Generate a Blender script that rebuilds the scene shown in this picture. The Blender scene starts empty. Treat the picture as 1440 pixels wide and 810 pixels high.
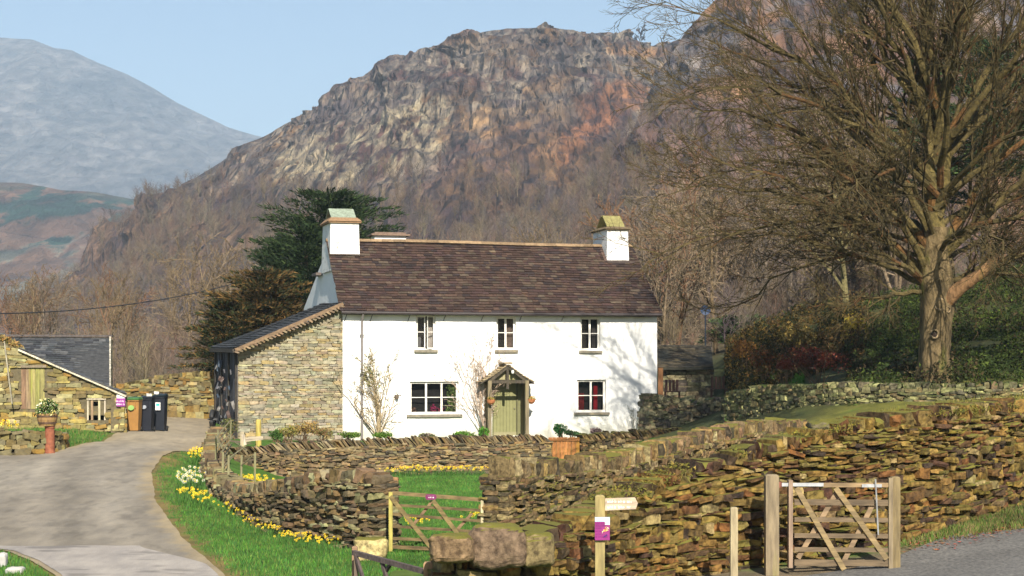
import bpy, math, random
import numpy as np
rng = np.random.default_rng(11)
R = random.Random(5)
F, HY, ZC = 2400.0, 509.0, 3.0
sc = bpy.context.scene
col = sc.collection
rad = math.radians

def P(px, py, Y): return np.array([(px-720)/F*Y, Y, ZC-(py-HY)/F*Y])
def XY(px, Y): return ((px-720)/F*Y, Y)

# ---------------------------------------------------------------- noise
def _hash(ix, iy, s):
    h = (ix.astype(np.int64)*374761393 + iy.astype(np.int64)*668265263 + s*974711) & 0xffffffff
    h = ((h ^ (h >> 13))*1274126177) & 0xffffffff
    return ((h ^ (h >> 16)) & 0xffff)/65535.0
def vnoise(x, y, s=0):
    x = np.asarray(x, float); y = np.asarray(y, float)
    ix = np.floor(x); iy = np.floor(y); fx = x-ix; fy = y-iy
    fx = fx*fx*(3-2*fx); fy = fy*fy*(3-2*fy)
    a = _hash(ix, iy, s); b = _hash(ix+1, iy, s); c = _hash(ix, iy+1, s); d = _hash(ix+1, iy+1, s)
    return (a*(1-fx)+b*fx)*(1-fy)+(c*(1-fx)+d*fx)*fy
def fbm(x, y, o=5, s=0, g=.5):
    t = 0; a = 1; n = 0; x = np.asarray(x, float); y = np.asarray(y, float)
    for k in range(o):
        t = t+a*vnoise(x*2**k+k*17.3, y*2**k-k*9.1, s+k); n += a; a *= g
    return t/n
def ridged(x, y, o=5, s=0):
    t = 0; a = 1; n = 0
    for k in range(o):
        t = t+a*(1-abs(2*vnoise(np.asarray(x)*2**k+k*7.7, np.asarray(y)*2**k+k*3.3, s+k)-1)); n += a; a *= .55
    return t/n
def sstep(a, b, x):
    t = np.clip((x-a)/(b-a), 0, 1); return t*t*(3-2*t)

# ---------------------------------------------------------------- mesh builder
class MB:
    def __init__(s): s.v = []; s.f = []; s.c = []; s.n = 0
    def add(s, v, faces, c=(1, 1, 1)):
        v = np.asarray(v, float).reshape(-1, 3)
        for f in faces:
            f = np.asarray(f, np.int64)
            if len(f): s.f.append(f.reshape(-1, f.shape[-1])+s.n)
        c = np.asarray(c, float)
        if c.ndim == 1: c = np.tile(c, (len(v), 1))
        s.v.append(v); s.c.append(c); s.n += len(v)
        return s
    def build(s, name, mat, parent=None, local=False, org=None, smooth=False):
        v = np.concatenate(s.v); c = np.concatenate(s.c)
        if parent is not None and not local:
            p = parent; o = np.zeros(3)
            while p is not None: o += np.array(p.location); p = p.parent
            v = v-o
        elif org is not None: v = v-np.array(org)
        me = bpy.data.meshes.new(name)
        me.vertices.add(len(v)); me.vertices.foreach_set('co', v.astype(np.float32).ravel())
        tot = np.concatenate([np.full(len(f), f.shape[1]) for f in s.f])
        loops = np.concatenate([f.ravel() for f in s.f])
        st = np.concatenate([[0], np.cumsum(tot)[:-1]])
        me.loops.add(len(loops)); me.loops.foreach_set('vertex_index', loops.astype(np.int32))
        me.polygons.add(len(tot)); me.polygons.foreach_set('loop_start', st.astype(np.int32))
        me.polygons.foreach_set('loop_total', tot.astype(np.int32))
        me.polygons.foreach_set('use_smooth', np.full(len(tot), bool(smooth)))
        a = me.color_attributes.new('Col', 'FLOAT_COLOR', 'POINT')
        a.data.foreach_set('color', np.c_[c, np.ones(len(c))].astype(np.float32).ravel())
        me.update(calc_edges=True); me.validate()
        me.materials.append(mat)
        o = bpy.data.objects.new(name, me); col.objects.link(o)
        if parent is not None: o.parent = parent
        elif org is not None: o.location = org
        return o
    # shapes
    def box(s, a, b, c=(1, 1, 1)):
        x0, y0, z0 = a; x1, y1, z1 = b
        v = [(x0,y0,z0),(x1,y0,z0),(x1,y1,z0),(x0,y1,z0),(x0,y0,z1),(x1,y0,z1),(x1,y1,z1),(x0,y1,z1)]
        return s.add(v, [BQ], c)
    def bar(s, p, q, w, h, c=(1, 1, 1), up=(0, 0, 1), hexa=False):   # rectangular beam p->q, w sideways, h along 'up'
        p = np.array(p, float); q = np.array(q, float); d = q-p; d /= np.linalg.norm(d)
        u = np.array(up, float); u = u-d*u.dot(d)
        if np.linalg.norm(u) < 1e-6: u = np.array([0, 1., 0])-d*d[1]
        u /= np.linalg.norm(u); r = np.cross(d, u)
        o = [(-1,-1),(1,-1),(1,1),(-1,1)]
        v = [p+r*w/2*a+u*h/2*b for a, b in o]+[q+r*w/2*a+u*h/2*b for a, b in o]
        return s.add(v, [BQ], c)
    def tube(s, pts, r, n=8, c=(1, 1, 1), cap=True):
        pts = np.array(pts, float); m = len(pts); r = np.broadcast_to(np.array(r, float), (m,))
        t = np.gradient(pts, axis=0); t /= np.linalg.norm(t, axis=1)[:, None]+1e-9
        ref = np.array([0, 0, 1.]) if abs(t[:, 2]).mean() < .8 else np.array([1., 0, 0])
        a = np.cross(t, ref); a /= np.linalg.norm(a, axis=1)[:, None]+1e-9; b = np.cross(t, a)
        th = np.arange(n)*2*math.pi/n
        v = pts[:, None]+r[:, None, None]*(np.cos(th)[None, :, None]*a[:, None]+np.sin(th)[None, :, None]*b[:, None])
        i = np.arange(m-1)[:, None]*n; j = np.arange(n)[None]; k = (j+1) % n
        f = np.stack([i+j, i+k, i+n+k, i+n+j], -1).reshape(-1, 4)
        s.add(v.reshape(-1, 3), [f], c)
        if cap:
            for row in (0, m-1):
                cc = pts[row]; vv = np.r_[v[row], [cc]]
                s.add(vv, [np.stack([np.arange(n), (np.arange(n)+1) % n, np.full(n, n)], -1)], c)
        return s
    def lathe(s, prof, ctr, n=20, c=(1, 1, 1), wob=0):
        ctr = np.array(ctr, float); th = np.arange(n)*2*math.pi/n; v = []
        for r_, z in prof: v.append(np.c_[ctr[0]+r_*np.cos(th), ctr[1]+r_*np.sin(th), np.full(n, ctr[2]+z)])
        v = np.array(v); m = len(prof)
        i = np.arange(m-1)[:, None]*n; j = np.arange(n)[None]; k = (j+1) % n
        f = np.stack([i+j, i+k, i+n+k, i+n+j], -1).reshape(-1, 4)
        return s.add(v.reshape(-1, 3), [f], c)
    def prism(s, poly, ext, c=(1, 1, 1)):      # convex poly (k,3), extruded by vector ext
        p = np.array(poly, float); k = len(p); q = p+np.array(ext, float)
        ctr0 = p.mean(0); ctr1 = q.mean(0)
        v = np.r_[p, q, [ctr0], [ctr1]]; i = np.arange(k); j = (i+1) % k
        return s.add(v, [np.stack([i, j, j+k, i+k], -1), np.stack([j, i, np.full(k, 2*k)], -1), np.stack([i+k, j+k, np.full(k, 2*k+1)], -1)], c)
    def poly(s, pts, c=(1, 1, 1)):
        p = np.array(pts, float); k = len(p); v = np.r_[p, [p.mean(0)]]; i = np.arange(k)
        return s.add(v, [np.stack([i, (i+1) % k, np.full(k, k)], -1)], c)
    def segs(s, p, q, r0, r1, c, n=3):          # many tapered prisms
        p = np.asarray(p, float); q = np.asarray(q, float); N = len(p)
        d = q-p; d /= np.linalg.norm(d, axis=1)[:, None]+1e-9
        ref = np.tile([0.31, 0.2, 0.93], (N, 1)); a = np.cross(d, ref); a /= np.linalg.norm(a, axis=1)[:, None]+1e-9
        b = np.cross(d, a); th = np.arange(n)*2*math.pi/n
        ring = np.cos(th)[None, :, None]*a[:, None]+np.sin(th)[None, :, None]*b[:, None]
        v = np.concatenate([p[:, None]+ring*np.asarray(r0)[:, None, None], q[:, None]+ring*np.asarray(r1)[:, None, None]], 1)
        base = (np.arange(N)*2*n)[:, None, None]; j = np.arange(n); k = (j+1) % n
        f = (np.stack([j, k, k+n, j+n], -1)[None]+base).reshape(-1, 4)
        c = np.asarray(c, float); c = np.repeat(c, 2*n, axis=0) if c.ndim == 2 else c
        return s.add(v.reshape(-1, 3), [f], c)
    def tris(s, v, c):                          # (N,3,3)
        N = len(v); c = np.asarray(c, float); c = np.repeat(c, 3, axis=0) if c.ndim == 2 else c
        return s.add(v.reshape(-1, 3), [np.arange(3*N).reshape(-1, 3)], c)
    def quads(s, v, c):
        N = len(v); c = np.asarray(c, float); c = np.repeat(c, 4, axis=0) if c.ndim == 2 else c
        return s.add(v.reshape(-1, 3), [np.arange(4*N).reshape(-1, 4)], c)
BQ = np.array([(0,3,2,1),(4,5,6,7),(0,1,5,4),(1,2,6,5),(2,3,7,6),(3,0,4,7)])
# stone template: 26-vertex rounded block
_T = [(x, y, z) for x in (-1, 0, 1) for y in (-1, 0, 1) for z in (-1, 0, 1) if (x, y, z) != (0, 0, 0)]
_ix = {t: i for i, t in enumerate(_T)}
_Q = []
for ax in range(3):
    for sg in (-1, 1):
        o = [a for a in range(3) if a != ax]
        for i in (-1, 0):
            for j in (-1, 0):
                q = []
                for di, dj in ((0,0),(1,0),(1,1),(0,1)):
                    t = [0, 0, 0]; t[ax] = sg; t[o[0]] = i+di; t[o[1]] = j+dj; q.append(_ix[tuple(t)])
                flip = (sg > 0) == (ax == 1)
                _Q.append(q[::-1] if flip else q)
_T = np.array(_T, float); _Q = np.array(_Q)
_nn = (abs(_T) > 0).sum(1)
_TR = _T*np.array([0, 1.0, .985, .93])[_nn][:, None]
def stones(mb, c, h, yaw, tilt, cols, jit=.13):
    c = np.asarray(c, float); N = len(c)
    if not N: return
    v = _TR[None]+rng.uniform(-jit, jit, (N, 26, 3))
    v = v*np.asarray(h, float)[:, None]
    tp = 1+rng.normal(0, .10, (N, 1))*v[..., 0]/np.asarray(h, float)[:, None, 0]; v = v*np.stack([np.ones_like(tp), tp, tp], -1); v[..., 2] += v[..., 0]*rng.normal(0, .05, (N, 1))
    ct, st = np.cos(tilt)[:, None], np.sin(tilt)[:, None]
    x = v[..., 0]*ct-v[..., 2]*st; z = v[..., 0]*st+v[..., 2]*ct; y = v[..., 1]
    cy, sy = np.cos(yaw)[:, None], np.sin(yaw)[:, None]
    w = np.stack([x*cy-y*sy, x*sy+y*cy, z], -1)+c[:, None]
    f = (_Q[None]+(np.arange(N)*26)[:, None, None]).reshape(-1, 4)
    mb.add(w.reshape(-1, 3), [f], np.repeat(np.asarray(cols), 26, axis=0))

def rock(mb, c, size, colr, seed, k=.22, nu=30, nv=20):
    u = np.linspace(0, 2*math.pi, nu, endpoint=False)[None]; t = np.linspace(-math.pi/2, math.pi/2, nv)[:, None]
    sp = lambda a, p: np.sign(a)*abs(a)**p
    x = sp(np.cos(t), .45)*sp(np.cos(u), .5); y = sp(np.cos(t), .45)*sp(np.sin(u), .5); z = sp(np.sin(t), .45)*np.ones_like(u)
    d = 1+k*(fbm(x*1.3+seed*3.1+z*.7, y*1.3+z*1.1+seed, 4, seed)-.5)*2+.16*(ridged(x*2+seed, z*2+y*1.5, 4, seed)-.5)
    d[0] = d[0].mean(); d[-1] = d[-1].mean()
    v = np.stack([c[0]+x*d*size[0], c[1]+y*d*size[1], c[2]+z*d*size[2]], -1).reshape(-1, 3)
    i = np.arange(nv-1)[:, None]*nu; j = np.arange(nu)[None]; kk = (j+1) % nu
    mb.add(v, [np.stack([i+j, i+kk, i+nu+kk, i+nu+j], -1).reshape(-1, 4)], colr)
def tag(o, label=None, cat=None, group=None, kind=None):
    if label: o['label'] = label
    if cat: o['category'] = cat
    if group: o['group'] = group
    if kind: o['kind'] = kind
    return o
def empty(name, loc, label, cat, group=None, rz=0):
    o = bpy.data.objects.new(name, None); col.objects.link(o); o.location = tuple(float(a) for a in loc); o.rotation_euler = (0, 0, rz)
    o.empty_display_size = .3
    return tag(o, label, cat, group)
def copy_tree(o, parent=None):
    c = o.copy(); col.objects.link(c)
    if parent is not None: c.parent = parent
    for ch in [x for x in bpy.data.objects if x.parent == o]: copy_tree(ch, c)
    return c

# ---------------------------------------------------------------- materials
def mat(name, c1=(1,1,1), c2=None, scale=5, rough=.85, bump=0, bscale=None, attr=True, moss=None, mossc=(.11,.12,.02), spec=.3,
        detail=5, metal=0, sss=0, c3=None, s3=.7, w3=.5, stretch=None, dist=.02, cells=0, cdark=.5):
    m = bpy.data.materials.new(name); m.use_nodes = True; nt = m.node_tree; N = nt.nodes; L = nt.links
    b = N['Principled BSDF']; b.inputs['Roughness'].default_value = rough; b.inputs['Metallic'].default_value = metal
    b.inputs['Specular IOR Level'].default_value = spec
    tc = N.new('ShaderNodeTexCoord'); src = tc.outputs['Object']
    if stretch:
        mp = N.new('ShaderNodeMapping'); mp.inputs['Scale'].default_value = stretch; L.new(src, mp.inputs['Vector']); src = mp.outputs[0]
    def noise(sc_, det=detail, r=.6):
        n = N.new('ShaderNodeTexNoise'); n.inputs['Scale'].default_value = sc_; n.inputs['Detail'].default_value = det
        n.inputs['Roughness'].default_value = r; L.new(src, n.inputs['Vector']); return n.outputs['Fac']
    def ramp(f, lo, hi):
        r = N.new('ShaderNodeMapRange'); r.inputs['From Min'].default_value = lo; r.inputs['From Max'].default_value = hi; L.new(f, r.inputs['Value']); return r.outputs[0]
    def mix(f, a, c, t='MIX'):
        x = N.new('ShaderNodeMix'); x.data_type = 'RGBA'; x.blend_type = t
        for s_, val in ((x.inputs['Factor'], f), (x.inputs['A'], a), (x.inputs['B'], c)):
            if isinstance(val, tuple): s_.default_value = (*val, 1)
            elif isinstance(val, (int, float)): s_.default_value = val
            else: L.new(val, s_)
        return x.outputs['Result']
    c2 = c2 or c1
    out = mix(ramp(noise(scale), .35, .65), tuple(c1), tuple(c2))
    if c3: out = mix(ramp(noise(s3, 4), w3, w3+.12), out, tuple(c3))
    if attr:
        at = N.new('ShaderNodeAttribute'); at.attribute_name = 'Col'; out = mix(1.0, at.outputs['Color'], out, 'MULTIPLY')
    crack = None
    if cells:
        nd = N.new('ShaderNodeTexNoise'); nd.inputs['Scale'].default_value = cells*.8; nd.inputs['Detail'].default_value = 5; L.new(src, nd.inputs['Vector'])
        ad = N.new('ShaderNodeMixRGB'); ad.blend_type = 'LINEAR_LIGHT'; ad.inputs['Fac'].default_value = min(1, .9/cells); L.new(src, ad.inputs[1]); L.new(nd.outputs['Color'], ad.inputs[2])
        vo = N.new('ShaderNodeTexVoronoi'); vo.feature = 'DISTANCE_TO_EDGE'; vo.inputs['Scale'].default_value = cells; L.new(ad.outputs[0], vo.inputs['Vector'])
        v2 = N.new('ShaderNodeTexVoronoi'); v2.inputs['Scale'].default_value = cells*2.3; L.new(ad.outputs[0], v2.inputs['Vector'])
        crack = ramp(vo.outputs['Distance'], 0, .3); out = mix(crack, mix(1.0, out, (cdark, cdark, cdark*1.05), 'MULTIPLY'), out)
        out = mix(.55, out, mix(1.0, out, v2.outputs['Color'], 'MULTIPLY')) if False else out
        hs = N.new('ShaderNodeSeparateColor'); L.new(v2.outputs['Color'], hs.inputs[0]); out = mix(ramp(hs.outputs[0], 0, 1), mix(1.0, out, (.72, .70, .72), 'MULTIPLY'), mix(1.0, out, (1.28, 1.26, 1.2), 'MULTIPLY'))
    if moss is not None:
        g = N.new('ShaderNodeNewGeometry'); sp = N.new('ShaderNodeSeparateXYZ'); L.new(g.outputs['Normal'], sp.inputs[0])
        ma = N.new('ShaderNodeMath'); ma.operation = 'ADD'; L.new(ramp(sp.outputs['Z'], -.3, 1.0), ma.inputs[0]); L.new(noise(1.3, 5), ma.inputs[1])
        out = mix(ramp(ma.outputs[0], 1.45-moss, 1.6-moss), out, tuple(mossc))
    L.new(out, b.inputs['Base Color'])
    if bump:
        bp = N.new('ShaderNodeBump'); bp.inputs['Strength'].default_value = bump; bp.inputs['Distance'].default_value = dist
        h_ = noise(bscale or scale*3, 6, .65)
        if crack is not None:
            ma2 = N.new('ShaderNodeMath'); ma2.operation = 'MULTIPLY_ADD'; L.new(crack, ma2.inputs[0]); ma2.inputs[1].default_value = .6; L.new(h_, ma2.inputs[2]); h_ = ma2.outputs[0]
        L.new(h_, bp.inputs['Height']); L.new(bp.outputs[0], b.inputs['Normal'])
    if sss:
        pass
    return m
M = {}
M['stone'] = mat('mossy_stone', (.45,.4,.35), (1.6,1.5,1.3), 11, .9, 1, 26, moss=.30, mossc=(.13,.12,.02), c3=(1.9,1.9,1.5), s3=5, w3=.62)
M['stone_dark'] = mat('dark_mossy_stone', (.45,.42,.4), (1.3,1.25,1.2), 9, .9, .9, 22, moss=.42, mossc=(.045,.06,.012), c3=(1.6,1.5,1.3), s3=6, w3=.62)  # darker stone colour with heavier, darker moss
M['stone_dry'] = mat('dry_stone', (.75,.74,.72), (1.25,1.22,1.15), 8, .9, .7, 25, c3=(1.4,1.3,1.0), s3=2.5, w3=.58)
M['render'] = mat('white_limewash', (.84,.835,.81), (.80,.795,.77), 1.2, .9, .5, 3.5, dist=.03, c3=(.74,.73,.70), s3=.6, w3=.63)
M['limew_old'] = mat('weathered_limewash', (.80,.79,.76), (.70,.69,.66), 2.5, .95, .7, 9, c3=(.35,.31,.24), s3=3, w3=.61)
M['slate'] = mat('roof_slate', (.75,.72,.7), (1.25,1.2,1.15), 7, .8, .5, 18, c3=(1.9,1.8,1.5), s3=2.2, w3=.60)
M['slate_dark'] = mat('dark_slate', (.7,.7,.7), (1.3,1.3,1.3), 7, .75, .5, 18)
M['wood'] = mat('weathered_wood', (.65,.62,.6), (1.25,1.2,1.1), 14, .85, .5, 40, stretch=(1,1,.15), c3=(.9,1.0,.5), s3=3, w3=.58)
M['woodh'] = mat('weathered_timber_rail', (.6,.58,.56), (1.3,1.22,1.1), 14, .85, .5, 40, stretch=(.15,1,1))
M['paint'] = mat('aged_paint', (.92,.92,.92), (1.05,1.05,1.05), 5, .55, .15, 30)
M['glassdark'] = mat('window_glass', (.012,.013,.015), (.02,.02,.022), 2, .06, 0, attr=False, spec=.5)
M['cloth'] = mat('curtain_cloth', (.8,.8,.8), (1.1,1.1,1.1), 9, .9, .3, 12)
M['plain'] = mat('plastic', (.9,.9,.9), (1.1,1.1,1.1), 6, .5, .1, 20)
M['leaf'] = mat('foliage', (.7,.7,.7), (1.3,1.3,1.3), 3, .8, 0, spec=.2)
M['bark'] = mat('bark', (.6,.6,.55), (1.35,1.3,1.2), 9, .95, .9, 16, dist=.04)
M['trunk'] = mat('gnarled_bark', (.42,.40,.36), (1.5,1.4,1.3), 5, .95, 1, 9, dist=.12, stretch=(1,1,.35), c3=(.85,1.05,.45), s3=1.6, w3=.55, detail=9)
M['petal'] = mat('petals', (.95,.95,.95), (1.05,1.05,1.05), 20, .7, 0)
M['metal'] = mat('galvanised_steel', (.8,.8,.8), (1.2,1.2,1.2), 9, .45, .1, 30, metal=.6)
M['terra'] = mat('terracotta', (.75,.7,.7), (1.2,1.2,1.2), 9, .85, .3, 20)
M['ground'] = mat('turf', (.72,.75,.7), (1.3,1.25,1.2), 2.2, .95, .8, 14, c3=(1.25,1.1,.85), s3=.45, w3=.60, detail=9, dist=.05)
M['road'] = mat('worn_tarmac', (.84,.84,.85), (1.15,1.14,1.11), 2.6, .92, .8, 30, c3=(.86,.85,.85), s3=.5, w3=.58, detail=15, dist=.015, stretch=(1,.4,1))
M['gravel'] = mat('gravel', (.65,.65,.65), (1.4,1.38,1.3), 18, .95, .9, 40, detail=6)
M['fell'] = mat('fell_rock_and_heather', (.64,.58,.62), (1.6,1.5,1.36), .11, .95, 1, .2, c3=(.66,.60,.66), s3=.045, w3=.54, detail=12, dist=9, stretch=(1.25,.13,.42), cells=.17, cdark=.84)
M['farfell'] = mat('distant_fell', (.6,.6,.6), (1.45,1.45,1.45), .03, .95, 1, .06, detail=10, dist=20, stretch=(1,.3,1.1), cells=.02, cdark=.9)
# ---------------------------------------------------------------- light, air, camera
w = bpy.data.worlds.new("World"); sc.world = w; w.use_nodes = True
wn = w.node_tree; sky = wn.nodes.new('ShaderNodeTexSky'); sky.sky_type = 'NISHITA'; sky.sun_disc = False
SUN_EL, SUN_AZ = rad(35), rad(170)          # azimuth clockwise from +Y (the view direction)
sky.sun_elevation = SUN_EL; sky.sun_rotation = SUN_AZ; sky.air_density = 1.0; sky.dust_density = .6; sky.ozone_density = 1.0
bg = wn.nodes['Background']; bg.inputs['Strength'].default_value = .074; wn.links.new(sky.outputs[0], bg.inputs['Color'])
from mathutils import Vector
sl = bpy.data.lights.new('sun', 'SUN'); sl.energy = 4.9; sl.angle = rad(.5); sl.color = (1, .925, .80)
so = bpy.data.objects.new('sun', sl); col.objects.link(so)
sd = Vector((math.sin(SUN_AZ)*math.cos(SUN_EL), math.cos(SUN_AZ)*math.cos(SUN_EL), math.sin(SUN_EL)))
so.rotation_euler = sd.to_track_quat('Z', 'Y').to_euler(); so.location = (20, -20, 30)
cd = bpy.data.cameras.new('camera'); cam = bpy.data.objects.new('camera', cd); col.objects.link(cam); sc.camera = cam
cd.sensor_width = 36; cd.lens = 60; cd.shift_y = 104/1440; cd.clip_end = 20000; cd.clip_start = .1
cam.location = (0, 0, ZC); cam.rotation_euler = (rad(90), 0, 0)
sc.view_settings.view_transform = 'Standard'; sc.view_settings.look = 'None'; sc.view_settings.gamma = 1
sc.view_settings.exposure = .76
sc.cycles.use_denoising = True
sc.cycles.max_bounces = 5; sc.cycles.diffuse_bounces = 3; sc.cycles.glossy_bounces = 2; sc.cycles.volume_bounces = 1
sc.cycles.use_light_tree = False

hz = MB(); hz.box((-4200, -60, -12), (4200, 6200, 900))
hm = bpy.data.materials.new('haze'); hm.use_nodes = True; hn = hm.node_tree
hn.nodes.remove(hn.nodes['Principled BSDF'])
pv = hn.nodes.new('ShaderNodeVolumePrincipled'); pv.inputs['Color'].default_value = (.60, .79, 1, 1)
pv.inputs['Density'].default_value = .00018; pv.inputs['Anisotropy'].default_value = 0; hm.cycles.volume_sampling = 'DISTANCE'
hn.links.new(pv.outputs[0], hn.nodes['Material Output'].inputs['Volume'])
tag(hz.build('haze', hm), kind='stuff')

# ---------------------------------------------------------------- ground
CP = []   # control points px, Y, z
def cp(px, Y, z): CP.append((*XY(px, Y), z))
for Y, z in ((22,-1.0),(26,-.92),(30,-.76),(33,-.62),(36,-.45),(40,-.23),(45,.05),(50,.25),(55,.40),(60,.52),(66,.6),(72,.68)):
    for px in ((0, 150, 290) if Y < 45 else (-150, 0, 140, 240)): cp(px, Y, z)
for px, Y, z in ((-60,60,.9),(30,54,.75),(60,58,.8),(-60,50,.6),
    (420,31,-.7),(540,32,-.62),(480,33,-.62),(400,35,-.58),(345,37.5,-.48),(310,41,-.32),(285,46,-.05),(275,52,.2),(290,58,.42),
    (560,33,-.58),(680,31,-.58),(620,28,-.6),(450,25,-.85),(300,25,-.95),(560,25,-.6),
    (600,38,-.7),(600,46,-.76),(600,56,-.8),(690,56,-.8),(430,57.3,-.95),(520,57.8,-.9),(600,58.1,-.85),(690,58.7,-.82),(770,59.1,-.75),(520,60.6,-.1),(640,60.9,-.08),(760,61.4,-.05),(420,60,-.05),(450,40,-.85),(450,50,-1.0),(450,56,-1.0),(400,56,-1.0),(360,50,-.9),(360,42,-.6),(690,40,-.7),(760,50,-.72),(820,57,-.6),
    (350,61,.05),(480,62,0),(600,63,-.05),(750,63,-.02),(900,65,.05),(340,64,.1),(500,66,0),(750,68,0),(900,72,.3),
    (600,22,-.25),(740,22,-.15),(850,22,-.1),(1000,23,-.1),(1100,24,-.08),(1200,25,-.02),(1330,26,.2),(1440,26.5,.38),(1440,29.2,.58),(1300,25,.05),(1440,24,.15),(1100,20,-.1),(1300,20,0),(800,15,-.3),(400,15,-1.1),(1200,12,-.2),(1600,28,.8),
    (1000,30,.5),(1100,33,1.0),(1200,38,1.3),(1150,43,1.3),(1350,35,1.35),(1350,42,1.3),(1200,49,1.25),(1320,48,1.3),(1440,42,1.5),(1440,48,1.5),(1100,52,1.0),(1000,57,.6),(920,60,.3),(1600,47,1.7),
    (960,68,.7),(1040,66,1.8),(1100,64,2.2),(1200,54,2.35),(1316,52.5,2.47),(1440,52.5,2.55),(1200,62,3.2),(1440,62,4.2),(1316,62,3.9),(1100,74,4.4),(1040,74,3.4),(960,78,2.2),(1180,74,5.0),(1300,74,5.9),(1440,74,6.6),(1600,74,8),(1200,90,5.5),(1440,95,8.5),
    (500,80,.6),(300,85,.9),(100,85,1.2),(700,90,1.0),(900,95,2.4),(300,120,2),(700,120,2.5),(1000,120,4.5),(1300,120,9)): cp(px, Y, z)
for a, b, z in ((0,-60,-1.5),(60,-60,-.5),(-60,-60,-2.5),(-70,40,-.6),(-60,90,2),(80,30,3),(90,90,14),(0,200,6),(100,200,18),(-100,200,6),(-40,20,-1.3),(40,10,0)): CP.append((a, b, z))
CP = np.array(CP)
_d = np.hypot(CP[:, None, 0]-CP[None, :, 0], CP[:, None, 1]-CP[None, :, 1])
_w = np.linalg.solve(_d+np.eye(len(CP))*.02*0-np.eye(len(CP))*.15, CP[:, 2]-1.0)
def gz(x, y):
    x = np.asarray(x, float); y = np.asarray(y, float); sh = x.shape; x = x.ravel(); y = y.ravel()
    out = np.empty(len(x))
    for i in range(0, len(x), 20000):
        d = np.hypot(x[i:i+20000, None]-CP[None, :, 0], y[i:i+20000, None]-CP[None, :, 1]); out[i:i+20000] = d@_w+1.0
    far = sstep(130, 230, np.hypot(x, y-40)); out = out*(1-far)+5*far
    out = out+.035*(fbm(x*1.2, y*1.2, 4, 3)-.5)
    return out.reshape(sh)
def g1(x, y): return float(gz(np.array([x]), np.array([y]))[0])
# road edges (x as function of Y)
RE = [(20,400),(26,352),(30,315),(33,272),(36,240),(40,219),(45,212),(48,218),(51,236),(54,268),(57,292),(60,300),(75,302)]
LE = [(20,190),(26,120),(30,76),(31.5,45),(32.6,10),(33.4,-60),(34,-200),(48.6,-200),(49.5,10),(50.5,70),(52,108),(54,140),(57,160),(60,177),(66,180),(75,180)]
def edge(T, Y):
    t = np.array(T); return (np.interp(Y, t[:, 0], t[:, 1])-720)/F*Y
xs = np.concatenate([-np.geomspace(4300, 24, 40), np.arange(-23, 23.01, .13), np.geomspace(24, 4300, 40)])
ys = np.concatenate([[-60, -40, -20, -8, 0, 5, 10, 14, 17], np.arange(19, 80, .22), np.geomspace(81, 6200, 70)])
GX, GY = np.meshgrid(xs, ys)
GZ = gz(GX, GY)
def zonecol(x, y):
    n = fbm(x*.9, y*.9, 4, 9); n2 = fbm(x*4, y*4, 3, 4); sh = x.shape
    grass = np.array([.052, .125, .012]); dry = np.array([.17, .125, .042]); dirt = np.array([.20, .155, .10]); moss = np.array([.15, .15, .03]); dark = np.array([.03, .045, .012])
    c = np.tile(grass, sh+(1,))*(.75+.5*n2[..., None])
    def mx(c, k, v): k = k[..., None]; return c*(1-k)+v*k
    c = mx(c, sstep(.5, .72, n)*.45, np.array([.11, .12, .03]))
    de = x-edge(RE, y)
    c = mx(c, (1-sstep(.05, .55, de+1.1*(n2-.5)))*(abs(de) < 1.5)*(y < 66), dry)
    c = mx(c, (1-sstep(-.1, .45, edge(LE, y)-x+.5*(n2-.5)))*(abs(x-edge(LE, y)) < 1.2)*.8, dry)
    px = 720+F*x/np.maximum(y, 5)
    c = mx(c, sstep(.05, .3, n)*(px > 900)*(y > 26.5)*(y < 60), moss*.75)
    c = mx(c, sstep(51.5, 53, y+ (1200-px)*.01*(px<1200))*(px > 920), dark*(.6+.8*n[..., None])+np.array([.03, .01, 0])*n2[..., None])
    gr = sstep(0, .5, (y > 0)*1.0*(26.0+(px-1200)*.0035-y)+.8*(n2-.5))*(px > 900)
    c = mx(c, gr, dirt*.8)
    c = mx(c, sstep(78, 100, y), np.array([.11, .085, .045]))
    c = mx(c, (y > 57)*(y < 78)*(px > 280)*(px < 900)*sstep(.35, .6, n), dirt*.7)
    return c
g = MB(); nx, ny = len(xs), len(ys)
I = (np.arange(ny-1)[:, None]*nx+np.arange(nx-1)[None]).ravel()
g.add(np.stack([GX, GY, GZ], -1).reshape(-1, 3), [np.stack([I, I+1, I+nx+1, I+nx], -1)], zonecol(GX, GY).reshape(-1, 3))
tag(g.build('ground', M['ground'], smooth=True), kind='structure')
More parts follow.
